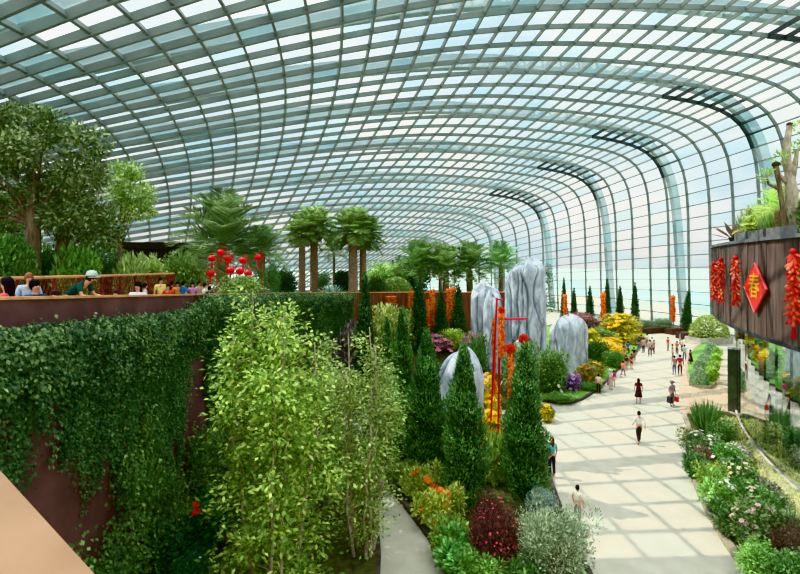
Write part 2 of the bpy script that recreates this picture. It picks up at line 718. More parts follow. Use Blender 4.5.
g2 = lambda *a: [tuple(G(*p)[:2]) for p in a]
bed('garden_bed', [(-.55, 21.5), (-.1, 19.7), (.85, 17.2), (1.7, 14.6), (2.2, 12.2), (5.2, 12.0), (5.7, 15), (6.1, 18.5), (6.6, 21.5), (7.6, 25.5), (7.3, 28.5), (4.5, 30.5), (1, 30), (-1, 26)], .14, M['soil'], M['kerb_dark'])
lawn = bed('lawn_bed', [(8.9, 33.4), (11.7, 32.6), (15.4, 37), (19.1, 42.4), (23.5, 48.5), (27.6, 55.5), (33, 65), (30, 72), (24, 74), (16, 60), (14.2, 48), (10, 45), (8.6, 40)], .14, M['lawn'], M['kerb_dark'])
bed('planter_bed', [(17.6, 29.5), (16.7, 27.6), (14.75, 24.4), (12.9, 20.8), (11.55, 17.4), (10.8, 14.7), (10.6, 11), (11.6, 10), (12.6, 15), (14.2, 18.5), (16.4, 22), (19.0, 26.4), (20.6, 30)], .16, M['soil'], M['kerb'], .22)
bed('beige_paving', [(17.7, 30.2), (20.9, 30.4), (24.5, 36.2), (30, 44.5), (34.5, 51), (36, 55), (34.5, 56), (28.5, 48), (24.4, 41.5), (21.2, 36.5)], .03, M['stonepave'])
bed('topiary_bed', [(22.4, 36.9), (23.8, 36.6), (28.6, 44), (35.5, 54), (34.6, 55.0), (31.2, 51), (26.4, 44)], .22, M['lawn'], M['kerb'])
# mound between the terrace wall and the central bed
m = MB()
MX, MY = np.linspace(-6, 9.5, 22), np.linspace(31, 46, 18)


def mound(x, y):
    a = min(max((y - 32) / 8, 0), 1)
    b = min(max((9.3 - x) / 4, 0), 1) * min(max((x + 8) / 3, 0), 1)
    a = a * a * (3 - 2 * a)
    return 2.9 * a * b + .02


rings = [[Vector((x, y, mound(x, y))) for x in MX] for y in MY]
m.quad_strip(rings, False, False)
struct('garden_mound', m.mesh('mound', True), M['soil'])
bed('shade_bed', [(-5.6, 9), (-1.3, 9), (-.75, 14.5), (-1.05, 18), (-1.4, 20.5), (-2.2, 22.5), (-5, 22)], .1, M['soil'], M['kerb_dark'])
# wall base soil
m = MB()
pp = [p for p in WP if 4 < p.y < 36 and p.x < -3]
ro = offs(pp, -2.6)
m.quad_strip([[Vector((p.x, p.y, .01)), Vector((q.x, q.y, .01)), Vector((q.x, q.y, .12)), Vector((p.x, p.y, .2))] for p, q in zip(pp, ro)])
struct('wall_border', m.mesh('border'), M['soil'])

# ------------------------------------------------------------------ drum building
DC = Vector((58.15, 6.9))


def dp(phi, r, z=0):
    a = radians(phi)
    return Vector((DC.x - r * cos(a), DC.y + r * sin(a), z))


def on_drum(px, r):
    d = Vector(((px - 400) / F, 1)).normalized()
    b = d.dot(DC)
    disc = b * b - (DC.length_squared - r * r)
    return (d * (b - math.sqrt(max(disc, 0)))).y


def ring_band(r0, r1, z0, z1, p0=-6, p1=50, n=80, cols=None):
    mb = MB()
    rings = [[dp(p0 + (p1 - p0) * i / n, r0, z0), dp(p0 + (p1 - p0) * i / n, r0, z1), dp(p0 + (p1 - p0) * i / n, r1, z1), dp(p0 + (p1 - p0) * i / n, r1, z0)] for i in range(n + 1)]
    mb.quad_strip(rings)
    return mb


fm = MB()
nb = 110
rr = random.Random(4)
for i in range(nb):
    a, b = -6 + 56 * i / nb, -6 + 56 * (i + .97) / nb
    c = .72 + .5 * rr.random()
    d = .03 * rr.random()
    fm.quad_strip([[dp(a, 45 + d, 6.45), dp(a, 45 + d, 10.45), dp(a, 44.7, 10.45), dp(a, 44.7, 6.45)], [dp(b, 45 + d, 6.45), dp(b, 45 + d, 10.45), dp(b, 44.7, 10.45), dp(b, 44.7, 6.45)]], True, True, (c, c * (.96 + .06 * rr.random()), c))
wr = struct('wall_right', fm.mesh('fascia'), M['fascia'])
wr['label'] = 'curved brown timber-clad upper wall of the round building'
obj('wall_core', ring_band(44.75, 44.5, 6.5, 10.4).mesh('core'), M['wood'], wr)
obj('rim', ring_band(45.12, 44.4, 10.42, 10.56).mesh('rim'), M['greymetal'], wr)
obj('soffit', ring_band(45.02, 35, 6.3, 6.47).mesh('soffit'), M['darkmetal'], wr)
obj('roof_deck', ring_band(44.5, 35, 10.0, 10.35).mesh('deck'), M['soil'], wr)
# glass facade below
gm = MB()
ng = 40
for i in range(ng):
    a, b = -6 + 40 * i / ng, -6 + 40 * (i + 1) / ng
    gm.v += [tuple(dp(a, 43.7, .1)), tuple(dp(b, 43.7, .1)), tuple(dp(b, 43.7, 6.4)), tuple(dp(a, 43.7, 6.4))]
    gm.c += [(1, 1, 1)] * 4
    k = 4 * i
    gm.f.append((k, k + 1, k + 2, k + 3))
w1 = struct('window_1', gm.mesh('facade'), M['facade'])
for i in range(0, ng + 1, 2):
    mb = MB()
    mb.box(dp(-6 + i, 43.66, 3.2), (.07, .12, 6.4), -radians(-6 + i))
    obj('mullion', mb.mesh('mullion'), M['darkmetal'], w1)
for z, mm_ in ((.12, 'concrete'), (6.3, 'darkmetal')):
    obj('transom', ring_band(43.76, 43.62, z - .05, z + .05, -6, 34).mesh('transom'), M[mm_], w1)
mb = ring_band(37.2, 37, 0, 6.4, -6, 50)
struct('wall_inner', mb.mesh('inner'), M['teal'])
# dark doorway pillar and pale wall end beyond it
mb = MB()
mb.box(dp(33.2, 43.9, 2.0), (.5, .9, 4.0), -radians(33))
d1 = struct('door_1', mb.mesh('door'), M['gloss'])
mb = MB()
mb.box(dp(33.2, 43.45, 2.0), (.06, .7, 3.6), -radians(33))
obj('door_pane', mb.mesh('pane'), M['facade'], d1)
mb = MB()
for a in np.linspace(35, 46, 12):
    pass
struct('wall_end', ring_band(43.6, 43.3, 0, 6.4, 34.5, 50, 20).mesh('end'), M['concrete'])
# flat-roofed pavilion of dark timber between the terrace trees
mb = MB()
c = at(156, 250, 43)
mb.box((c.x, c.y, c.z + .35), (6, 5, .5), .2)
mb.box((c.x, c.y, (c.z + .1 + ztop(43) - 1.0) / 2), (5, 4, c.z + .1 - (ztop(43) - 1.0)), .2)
pv = obj('pavilion', mb.mesh('pavilion'), M['blackwood'])
tag(pv, 'dark flat-roofed pavilion among the trees at the far end of terrace', 'building')

# ------------------------------------------------------------------ plants
GREENS = [(78, 118, 52), (98, 140, 60), (62, 100, 46), (120, 158, 72)]


def cone_foliage(h, r, n, size, cols, seed, belly=.28, lump=.22):
    rng = np.random.default_rng(seed)
    lf = LF()
    z = rng.random(n * 2)
    prof = lambda u: np.where(u < belly, .80 + .20 * np.sin(u / belly * pi / 2), np.clip(1 - ((u - belly) / (1 - belly)) ** 1.25, 0, 1) ** .80)
    keep = rng.random(n * 2) < (.15 + .85 * prof(z))
    z = z[keep][:n]
    n = len(z)
    a = rng.random(n) * 2 * pi
    lumps = 1 + lump * np.sin(a * 3 + z * 23 + seed) * np.sin(z * 31 + a * 2) + .06 * rng.normal(size=n)
    cid = np.floor(z * h / .34) * 17 + np.floor((a + z * 9) / .62)
    crand = np.modf(np.sin(cid * 12.9898 + seed) * 43758.5453)[0]
    rad = r * prof(z) * lumps * (.78 + .20 * rng.random(n)) * (1 + .17 * crand)
    Pp = np.stack([rad * np.cos(a), rad * np.sin(a), z * h], 1)
    D = np.stack([np.cos(a), np.sin(a), 1.1 + .6 * rng.random(n)], 1) + rng.normal(0, .45, (n, 3))
    N = np.stack([np.cos(a), np.sin(a), .2 + 0 * a], 1) + rng.normal(0, .35, (n, 3))
    lf.add(Pp, D, N, size * (.6 + .8 * rng.random(n)), size * .42, pal(cols, n, .2, rng) * (1 + .38 * crand)[:, None])
    return lf.mesh('needles')


def cypress_proto(h, r, n, size, cols, seed, label, trunk=True, **k):
    t = thing('cypress_tree', label, 'tree')
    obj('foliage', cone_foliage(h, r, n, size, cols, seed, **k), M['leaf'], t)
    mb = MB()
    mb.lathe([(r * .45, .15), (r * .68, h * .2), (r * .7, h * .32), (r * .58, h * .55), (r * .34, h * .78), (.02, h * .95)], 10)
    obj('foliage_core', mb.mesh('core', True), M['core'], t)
    mb = MB()
    mb.tube([(0, 0, 0), (0, 0, h * .5)], [.09 * h / 6, .05 * h / 6], 7)
    obj('trunk', mb.mesh('trunk'), M['bark'], t)
    return t


CYPC = [(58, 96, 52), (76, 120, 62), (108, 152, 78), (40, 68, 42), (66, 106, 56)]
CYG = 'conical cypresses in the central bed'
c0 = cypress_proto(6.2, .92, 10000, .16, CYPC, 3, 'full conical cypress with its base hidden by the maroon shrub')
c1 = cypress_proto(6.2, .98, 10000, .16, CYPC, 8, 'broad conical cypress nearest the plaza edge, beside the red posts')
c0['group'] = c1['group'] = CYG


def put(o, px, y, ztop_=None, z0=0, h0=None, wscale=None):
    x = (px - 400) / F * y
    o.location = (x, y, z0)
    if ztop_ is not None:
        s = (CH - (ztop_ - 263) / F * y - z0) / h0
        w = wscale if wscale else s
        o.scale = (w, w, s)
    return o


put(c0, 464, 18.6, 347, .1, 6.1, .88)
put(c1, 525, 19.4, 346, .1, 6.1, .86)
o = dup(c1, (0, 0, 0), 1.3, 1, 'dark conical cypress left of the small grey boulder')
put(o, 426, 21.5, 332, .1, 6.1, .9)
o = dup(c0, (0, 0, 0), 2.2, 1, 'tallest slim cypress, behind the leafy foreground trees')
put(o, 402, 23.5, 310, .1, 6.1, .76)
o = dup(c0, (0, 0, 0), 4.0, 1, 'narrow half-hidden cypress at the left of the row of conical trees')
put(o, 387, 27, 320, .1, 6.1, .62)
# slender columns further back
SLC = [(54, 88, 52), (66, 102, 58), (42, 70, 42)]
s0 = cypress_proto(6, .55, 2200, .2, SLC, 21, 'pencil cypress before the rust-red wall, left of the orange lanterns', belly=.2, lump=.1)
s0['group'] = 'pencil cypresses'
put(s0, 365, 33, 276, .1, 5.9, 1.25)
for px, y, pt, z0, w_, lb in ((419, 38.0, 280, 2.5, 1.25, 'thick pencil cypress left of the orange firecracker columns'), (441, 38.6, 291, 2.6, 1.05, 'pencil cypress between two pairs of orange firecracker columns'), (458, 39.2, 286, 2.7, 1.15, 'pencil cypress just left of the pale leaning boulder'),
                               (564, 74, 278, 0, .95, 'pencil cypress by the glass wall nearest the tall grey boulder'), (574, 73, 288, 0, .95, 'pencil cypress by glass wall above the squat grey boulder'), (590, 75, 286, 0, 1.1, 'pencil cypress by the glass wall behind the yellow flowers'),
                               (607, 75, 279, 0, 1.0, 'pencil cypress standing right behind an orange firecracker column'), (620, 75, 286, 0, 1.1, 'pencil cypress directly above the round yellow bush'), (635, 73, 283, 0, 1.1, 'pencil cypress right of the round yellow bush'), (685, 64.5, 291, 0, 1.1, 'lone pencil cypress leaning at the far end of the plaza')):
    o = dup(s0, (0, 0, 0), px * .7, 1, lb)
    put(o, px, y, pt, z0, 5.9, w_)
    if px == 685:
        o.rotation_euler = (0, radians(5), 0)


def blob(lf, rng, c, rad, n, size, cols, up=.5, inner=.55, droop=0, wl=.5, jit=.18):
    d = rdir(n, rng)
    rr_ = inner + (1 - inner) * rng.random(n) ** .6
    Pp = np.asarray(c) + d * np.asarray(rad) * rr_[:, None]
    D = d + rng.normal(0, .6, (n, 3)) + np.array([0, 0, up - droop])
    N = d * .6 + np.array([0, 0, 1]) + rng.normal(0, .4, (n, 3))
    lf.add(Pp, D, N, size * (.65 + .7 * rng.random(n)), size * wl, pal(cols, n, jit, rng))


SH = {}


def shrub_mesh(kind, seed):
    """unit shrub: about 1 m wide (x,y) and 1 m high"""
    key = (kind, seed)
    if key in SH:
        return SH[key]
    rng = np.random.default_rng(seed * 13 + len(kind))
    lf = LF()
    W1 = [(255, 255, 255), (215, 215, 215), (180, 180, 180)]
    if kind == 'leafy':
        for i in range(9):
            c = rng.normal(0, .2, 3) * [1, 1, .5] + [0, 0, .5]
            blob(lf, rng, c, (.3, .3, .34), 130, .15, W1, .6)
        blob(lf, rng, (0, 0, .35), (.42, .42, .35), 300, .15, W1, .3)
    elif kind == 'fine':
        for i in range(16):
            c = rng.normal(0, .22, 3) * [1, 1, .6] + [0, 0, .5]
            blob(lf, rng, c, (.22, .22, .32), 170, .07, W1, 1.0, wl=.35)
        blob(lf, rng, (0, 0, .4), (.42, .42, .4), 500, .08, W1, .5)
    elif kind == 'bushy':
        for i in range(22):
            c = np.clip(rng.normal(0, .2, 3), -.33, .33) * [1, 1, .7] + [0, 0, .52]
            blob(lf, rng, c, (.2, .2, .24), 120, .085, W1, .4, .3, wl=.55, jit=.2)
        blob(lf, rng, (0, 0, .4), (.42, .42, .4), 700, .09, W1, .3)
    elif kind == 'feathery':
        for i in range(26):
            c = np.clip(rng.normal(0, .2, 3), -.32, .32) * [1, 1, .8] + [0, 0, .52]
            blob(lf, rng, c, (.17, .17, .22), 210, .045, W1, .9, .2, wl=.32, jit=.2)
        blob(lf, rng, (0, 0, .42), (.42, .42, .42), 1200, .05, W1, .5)
    elif kind == 'dome':
        n = 1500
        d = rdir(n, rng)
        d[:, 2] = np.abs(d[:, 2])
        lf.add(d * [.47, .47, .92] * (.9 + .1 * rng.random((n, 1))), d + rng.normal(0, .5, (n, 3)), d + rng.normal(0, .3, (n, 3)), .09, .06, pal(W1, n, .1, rng))
    elif kind == 'grassy':
        n = 700
        a = rng.random(n) * 2 * pi
        r = rng.random(n) ** .5
        Pp = np.stack([.22 * r * np.cos(a), .22 * r * np.sin(a), 0 * a], 1)
        tip = np.stack([np.cos(a) * r * .6, np.sin(a) * r * .6, .55 + .5 * rng.random(n)], 1) + rng.normal(0, .08, (n, 3))
        D = tip - Pp
        lf.add(Pp, D, np.stack([np.cos(a), np.sin(a), .3 + 0 * a], 1), np.linalg.norm(D, axis=1), .035, pal(W1, n, .15, rng))
    elif kind == 'agave':
        n = 90
        a = np.arange(n) * 2.4
        el = np.linspace(.15, 1.4, n)
        D = np.stack([np.cos(a) * np.cos(el), np.sin(a) * np.cos(el), np.sin(el)], 1)
        lf.add(np.zeros((n, 3)) + [0, 0, .1], D, np.array([[0, 0, 1.]]) + 0 * D, .6 + .25 * rng.random(n), .1, pal(W1, n, .1, rng))
    me = lf.mesh(kind + '_leaves')
    me.materials.append(M['leaf'])
    SH[key] = me
    return me


def flower_mesh(seed, n, size, shape='dome'):
    key = ('fl', seed, n, size)
    if key in SH:
        return SH[key]
    rng = np.random.default_rng(seed + 900)
    lf = LF()
    d = rdir(n, rng)
    d[:, 2] = np.abs(d[:, 2]) * .9 + .1
    c = d * [.44, .44, .98] * (.92 + .16 * rng.random((n, 1)))
    for i in range(n):
        m_ = 6
        a = np.arange(m_) * 2 * pi / m_
        nn = unit((d[i] + np.array([0, -.3, .5]))[None])[0]
        u = unit(np.cross(nn, [[.3, .9, .1]]))[0]
        v = np.cross(nn, u)
        D = np.cos(a)[:, None] * u + np.sin(a)[:, None] * v + nn * .35
        lf.add(np.repeat(c[i][None], m_, 0), D, np.repeat(nn[None], m_, 0), size * (.8 + .4 * rng.random()), size * .75, pal([(255, 255, 255), (225, 225, 225)], m_, .08, rng))
    me = lf.mesh('petals')
    me.materials.append(M['petal'])
    SH[key] = me
    return me


_stem = None


def stem_mesh():
    global _stem
    if _stem is None:
        mb = MB()
        rng = random.Random(2)
        for i in range(7):
            a = i * 2.4
            mb.tube([(0, 0, 0), (.12 * cos(a), .12 * sin(a), .3), (.28 * cos(a), .28 * sin(a), .6)], [.018, .013, .006], 5)
        _stem = mb.mesh('stems')
        _stem.materials.append(M['bark'])
    return _stem


def shrub(px, py, wpx, hpx, kind, col, label, name='shrub', cat='shrub', flower=None, nf=40, fs=.08, z=0.1, seed=None, y=None, group=None):
    """px,py: pixel of the base centre; wpx,hpx its size in the photo"""
    if y is None:
        p = G(px, py, z)
    else:
        p = at(px, py, y)
        p.z = z
    sd = seed if seed is not None else int(px * 3 + py) % 4
    s = p.y / F
    if wpx * s > 1.3:
        kind = {'leafy': 'bushy', 'fine': 'feathery'}.get(kind, kind)
    t = thing(name, label, cat, p, (px * 1.7) % 6.28, (wpx * s, wpx * s, hpx * s), group)
    obj('foliage', shrub_mesh(kind, sd), M['leaf'], t, color=lin(*col))
    obj('stem', stem_mesh(), M['bark'], t)
    if flower:
        obj('blossoms', flower_mesh(sd, nf, fs), M['petal'], t, color=lin(*flower))
    return t


# -- leafy trees in the foreground -------------------------------------------------
def stem_tree(label, loc, h, r, stems, nleaf, size, cols, seed, name='leafy_tree', bark='bark_pale', low=.12, spread=.8):
    rng = np.random.default_rng(seed)
    t = thing(name, label, 'tree', loc)
    lf = LF()
    tips = []
    for i in range(stems):
        a = i * 2.4 + rng.random()
        rr_ = r * spread * math.sqrt((i + .5) / stems)
        b = Vector((.25 * r * cos(a), .25 * r * sin(a), 0))
        hh = h * (1.02 - .42 * (rr_ / r) ** 1.3) * (.9 + .12 * rng.random())
        pts = [b]
        for j in range(1, 9):
            u = j / 8
            pts.append(Vector((b.x + (rr_ * cos(a) - b.x) * min(1, u * 1.5) + rng.normal(0, .05), b.y + (rr_ * sin(a) - b.y) * min(1, u * 1.5) + rng.normal(0, .05), hh * u * .96)))
        mb = MB()
        mb.tube(pts, [.05 * (1 - .8 * j / 8) + .008 for j in range(9)], 6)
        for j in range(2, 8):
            for q in range(2):
                a2 = rng.random() * 6.28
                p = pts[j]
                e = p + Vector((cos(a2), sin(a2), .8)) * (.45 * (1 - j / 12))
                mb.tube([p, e], [.014, .004], 4)
        obj('trunk', mb.mesh('stem'), M[bark], t)
        n = nleaf // stems
        per = 46
        for q in range(max(1, n // per)):
            u = low + (1 - low) * rng.random() ** .85
            k = min(int(u * 8), 7)
            bp = np.array(pts[k].lerp(pts[k + 1], u * 8 - k))
            ang = rng.random() * 6.28
            rad = r * (.10 + .36 * rng.random()) * (1.2 - .75 * u)
            cc = bp + np.array([cos(ang) * rad, sin(ang) * rad, .1 * rng.normal()])
            br = .13 + .16 * rng.random()
            d = rng.normal(0, 1, (per, 3)) * [br, br, br * .75]
            D = d / br * .6 + rng.normal(0, .5, (per, 3)) + np.array([cos(ang) * .5, sin(ang) * .5, -.15])
            N = np.array([[0, -.25, 1.]]) + rng.normal(0, .45, (per, 3))
            lf.add(cc + d, D, N, size * (.55 + .7 * rng.random(per)), size * .52, pal(cols, per, .16, rng) * (.5 + .75 * rng.random()))
    obj('foliage', lf.mesh('leaves'), M['leaf'], t)
    return t


LT = [(116, 150, 44), (146, 176, 58), (80, 116, 36), (178, 200, 84), (98, 134, 42)]
stem_tree('tall bright green leafy tree with slender stems, the largest in the foreground', (-3.45, 13.0, 0), 9.8, 1.85, 9, 17000, .165, LT, 31)
stem_tree('sparser leafy tree with pale thin stems between the big leafy tree and cypresses', (-1.2, 15.6, 0), 8.3, 1.35, 9, 7200, .15, [(112, 140, 56), (136, 160, 76), (86, 114, 48), (156, 176, 96)], 35)
stem_tree('small leafy tree tucked behind the gap of the two foreground leafy trees', (-2.9, 18.2, 0), 7.6, 1.4, 6, 7000, .18, [(92, 122, 56), (120, 146, 70), (150, 166, 96)], 38)
stem_tree('low leafy young tree at the foot of the first cypress', (-.7, 20.0, 0.1), 5.6, .9, 5, 4600, .14, [(90, 136, 52), (118, 160, 66), (70, 112, 44)], 41)


# -- big terrace trees -------------------------------------------------------------
def broad_tree(label, loc, h, trunk_h, tr, blobs, n, size, cols, seed, bark='bark', lean=0):
    rng = np.random.default_rng(seed)
    t = thing('broadleaf_tree', label, 'tree', loc)
    mb = MB()
    fork = Vector((lean, 0, trunk_h))
    mb.tube([(0, 0, 0), (lean * .3, 0, trunk_h * .5), fork, fork + Vector((lean, 0, (h - trunk_h) * .4))], [tr * 1.15, tr * .85, tr * .8, tr * .3], 9)
    lf = LF()
    for (bx, by, bz, br) in blobs:
        e = Vector((bx, by, bz))
        mid = fork.lerp(e, .5) + Vector((0, 0, .25))
        mb.tube([fork, mid, e], [tr * .32, tr * .16, .02], 6)
        k = max(1, int(n * br * br))
        for q in range(7):
            c = np.array([bx, by, bz]) + rdir(1, rng)[0] * br * .62
            blob(lf, rng, c, (br * .5, br * .5, br * .38), k // 7, size, cols, .2, .3, .3)
        blob(lf, rng, (bx, by, bz), (br, br, br * .8), k // 3, size, cols, .2, .5, .3)
    obj('trunk', mb.mesh('trunk', True), M[bark], t)
    obj('foliage', lf.mesh('leaves'), M['leaf'], t)
    return t


DG = [(78, 100, 58), (100, 122, 74), (124, 142, 96), (60, 82, 46), (146, 160, 122)]
zb = lambda y: zbed(y)
b0 = at(33, 262, 17)
broad_tree('large dark green broadleaf tree with thick grey trunk, tallest on the terrace', (b0.x, 17, zb(17)), 7.6, 3.0, .29,
           [(-1.2, 0, 4.8, 1.2), (.3, -.3, 5.7, 1.1), (-.6, .4, 6.6, .95), (1.5, .2, 4.9, .95), (-2.4, .2, 5.7, 1.0), (.2, .5, 4.0, 1.0), (1.0, .2, 3.4, .8), (-1.8, .2, 3.2, 1.0), (1.9, 0, 5.9, .8), (-3.4, .2, 4.8, 1.2), (-3.0, 0, 3.6, 1.1), (1.5, .3, 3.6, .7), (.3, .2, 6.6, .8), (-1.6, .3, 6.4, .9)], 900, .19, DG, 51)
b1 = at(60, 262, 18.5)
broad_tree('second broadleaf tree with dark trunk right of the thick grey one', (b1.x, 18.5, zb(18.5)), 6, 2.0, .24,
           [(.3, 0, 3.5, .9), (1.2, .2, 4.2, .85), (-.2, .3, 4.6, 1.0), (1.6, 0, 3.0, .8), (.9, .2, 5.2, .6)], 1000, .18, DG, 53)
b2 = at(120, 262, 21)
broad_tree('slim light green tree with an open round crown', (b2.x, 21, zb(21)), 6.3, 2.6, .11,
           [(.1, 0, 5.6, .75), (.8, .1, 5.0, .72), (.3, .2, 4.3, .7), (-.1, .2, 5.0, .6), (1.0, 0, 4.2, .5), (.6, 0, 6.0, .5)], 1050, .16, [(120, 152, 74), (146, 174, 92), (96, 128, 60), (166, 190, 116)], 57)
b3 = at(92, 262, 24)
broad_tree('olive green bushy tree behind the slim light green one', (b3.x, 24, zb(24)), 4.5, 1.2, .14,
           [(0, 0, 3.4, 1.0), (-.7, 0, 2.6, .9), (.7, 0, 2.4, .9), (.2, .1, 4.2, .7)], 900, .17, [(84, 118, 58), (110, 142, 72), (68, 98, 48)], 59)
b4 = at(4, 262, 21)
broad_tree('leafy tree at the extreme edge of the terrace behind the coral-shirted woman', (b4.x, 21, zb(21)), 5.5, 1.6, .18,
           [(0, 0, 3.2, 1.2), (1, 0, 2.4, 1.0), (.6, 0, 4.2, 1.1), (-1.3, 0, 4.4, 1.2)], 850, .18, [(78, 116, 54), (104, 142, 66), (128, 158, 84)], 61)


# -- palms -------------------------------------------------------------------------
FRONDS = {}


def frond_mesh(kind, seed):
    if (kind, seed) in FRONDS:
        return FRONDS[(kind, seed)]
    rng = np.random.default_rng(seed + 70)
    lf = LF()
    n = 34
    u = np.linspace(.16, 1, n)
    dr = {'date': .38, 'fan': .42, 'cycad': .35}[kind]
    x = u * (1 - .12 * u)
    z = .28 * u - dr * u ** 2.3
    base = np.stack([x, 0 * u, z], 1)
    tang = np.gradient(base, axis=0)
    W = [(255, 255, 255), (222, 222, 222), (190, 190, 190)]
    for s in (-1, 1):
        L = (.30 if kind != 'fan' else .42) * np.sin(np.clip(u * .95 + .06, 0, 1) * pi) ** .5 + .05
        D = unit(tang) * .75 + np.array([0, s, 0]) * 1.0 + np.array([0, 0, .25 if kind != 'fan' else -.1]) + rng.normal(0, .08, (n, 3))
        lf.add(base, D, np.array([[0, 0, 1.]]) + rng.normal(0, .2, (n, 3)), L, .03 if kind != 'fan' else .042, pal(W, n, .1, rng))
    # rachis as two crossed ribbons
    for i in range(0, n - 2, 2):
        d = base[i + 2] - base[i]
        lf.add(base[i][None], d[None], np.array([[0, 0, 1.]]), np.linalg.norm(d) * 1.2, .03, np.array([[.8, .75, .5]]))
    p0 = np.array([[0, 0, 0.]])
    lf.add(p0, base[0][None] - p0, np.array([[0, 0, 1.]]), np.linalg.norm(base[0]), .05, np.array([[.8, .7, .5]]))
    me = lf.mesh('frond')
    me.materials.append(M['leaf'])
    FRONDS[(kind, seed)] = me
    return me


def palm(label, loc, trunk_h, tr, flen, nf, kind, col, seed=0, name='palm_tree', group=None, lean=0, elmin=-30, elmax=86):
    rng = random.Random(seed + 5)
    t = thing(name, label, 'palm', loc, group=group)
    mb = MB()
    pts, rads = [], []
    for i in range(13):
        u = i / 12
        pts.append((lean * u * u, 0, trunk_h * u))
        rads.append(tr * (1.15 - .25 * u) * (1 + .05 * (i % 2)))
    mb.tube(pts, rads, 10)
    obj('trunk', mb.mesh('trunk', True), M['palm_bark'], t)
    if kind == 'fan':
        lf = LF()
        r2 = np.random.default_rng(seed)
        n = 140
        a = r2.random(n) * 2 * pi
        Pp = np.stack([tr * 1.1 * np.cos(a) + lean, tr * 1.1 * np.sin(a), trunk_h * (.93 + .08 * r2.random(n))], 1)
        lf.add(Pp, np.stack([np.cos(a) * .5, np.sin(a) * .5, -1 + 0 * a], 1), np.stack([np.cos(a), np.sin(a), 0 * a], 1), flen * .35, .1, pal([(150, 128, 92), (120, 100, 70)], n, .1, r2))
        obj('dead_skirt', lf.mesh('skirt'), M['leaf'], t)
    for i in range(nf):
        az = i * 2.39996 + rng.uniform(-.2, .2)
        u = (i + .5) / nf
        el = radians(elmin + (elmax - elmin) * u)
        f = obj('frond', frond_mesh(kind, i % 3), M['leaf'], t, (lean, 0, trunk_h), (0, -el, az), flen * rng.uniform(.85, 1.1))
        k = rng.uniform(1.0, 1.9)
        f.color = (*[min(1, c * k) for c in lin(*col)], 1)
    return t


def palm_at(label, px, cy, y, z0, **k):
    """cy: pixel row of the crown centre"""
    x = (px - 400) / F * y
    zc = CH - (cy - 263) / F * y
    return palm(label, (x, y, z0), zc - z0, **k)


FG = 'stout palms on the terrace'
palm_at('stout-trunked palm, left one of the pair near the agaves', 302, 236, 40, zbed(40), tr=.27, flen=2.1, nf=30, kind='fan', col=(112, 132, 76), seed=1, group=FG)
palm_at('stout-trunked palm with the higher crown in the pair behind the lanterns', 314, 231, 41, zbed(41), tr=.32, flen=2.4, nf=34, kind='fan', col=(124, 146, 84), seed=2, group=FG)
palm_at('thickest palm trunk, standing left in the pair nearest the round shrub', 353, 233, 40, zbed(40), tr=.36, flen=2.5, nf=34, kind='fan', col=(118, 142, 80), seed=3, group=FG)
palm_at('palm with drooping crown just right of the thickest palm trunk', 363, 240, 41, zbed(41), tr=.28, flen=2.4, nf=32, kind='fan', col=(96, 124, 66), seed=4, group=FG)
palm_at('wide feathery palm spreading over the red lanterns', 222, 247, 31, zbed(30), tr=.33, flen=3.9, nf=46, kind='date', col=(106, 128, 80), seed=5, elmin=-40, elmax=85)
palm_at('smaller feathery palm to the right of the red lanterns', 262, 254, 33, zbed(33), tr=.22, flen=2.4, nf=28, kind='date', col=(106, 134, 84), seed=6)
palm_at('thin young palm seen between the two pairs of stout palms', 334, 254, 44, zbed(44), tr=.12, flen=1.9, nf=20, kind='date', col=(110, 132, 92), seed=7)
BG = 'date palms behind the boulders'
palm_at('date palm behind the thick pencil cypress', 420, 268, 50, zbed(50), tr=.3, flen=3.6, nf=36, kind='date', col=(96, 126, 66), seed=8, group=BG)
palm_at('date palm above the orange firecracker columns', 446, 272, 49, zbed(49), tr=.3, flen=3.4, nf=36, kind='date', col=(104, 132, 70), seed=9, group=BG)
palm_at('date palm directly left of the pale leaning boulder', 470, 271, 50, zbed(50), tr=.3, flen=3.5, nf=36, kind='date', col=(90, 118, 62), seed=10, group=BG)
palm_at('bright date palm peeking out between the two tall boulders', 501, 266, 52, zbed(50), tr=.26, flen=3.0, nf=32, kind='date', col=(104, 146, 82), seed=11, group=BG)

# -- terrace shrubbery ----------------------------------------------------------------
def tshrub(px, top, bot, wpx, y, kind, col, label, z=None, **k):
    zz = zbed(y) if z is None else z
    ytop = CH - (top - 263) / F * y
    hpx = (ytop - zz) / y * F
    return shrub(px, 0, wpx, hpx, kind, col, label, y=y, z=zz, **k)


tshrub(8, 232, 0, 50, 16, 'leafy', (104, 152, 64), 'bright green shrub behind the coral-shirted woman', seed=0)
tshrub(48, 246, 0, 40, 20, 'leafy', (64, 98, 50), 'dark shrub between the two broadleaf trunks', seed=1)
tshrub(82, 244, 0, 34, 18, 'leafy', (118, 172, 62), 'vivid green leafy shrub above the man in the cap', seed=2)
tshrub(104, 252, 0, 34, 22, 'leafy', (74, 102, 52), 'dull green shrub left of the slim light tree', seed=3)
tshrub(132, 252, 0, 28, 20, 'leafy', (150, 176, 92), 'yellow-green shrub above the girl with long hair', seed=0)
tshrub(148, 254, 0, 34, 24, 'leafy', (158, 184, 92), 'pale lime shrub beside the dark pavilion', seed=1)
tshrub(180, 252, 0, 34, 27, 'leafy', (112, 146, 66), 'green shrub right of the pavilion, behind the standing crowd', seed=2, z=zbed(27))
tshrub(200, 262, 0, 36, 28, 'fine', (150, 170, 92), 'feathery yellow-green shrub left of the red lanterns', seed=1)
tshrub(192, 240, 0, 26, 36, 'leafy', (78, 112, 56), 'tall dark bush behind the left edge of the feathery palm', seed=3)
tshrub(240, 275, 0, 46, 24, 'leafy', (130, 160, 80), 'light green shrub at the foot of the red lanterns', seed=0, z=ztop(24) - 1)
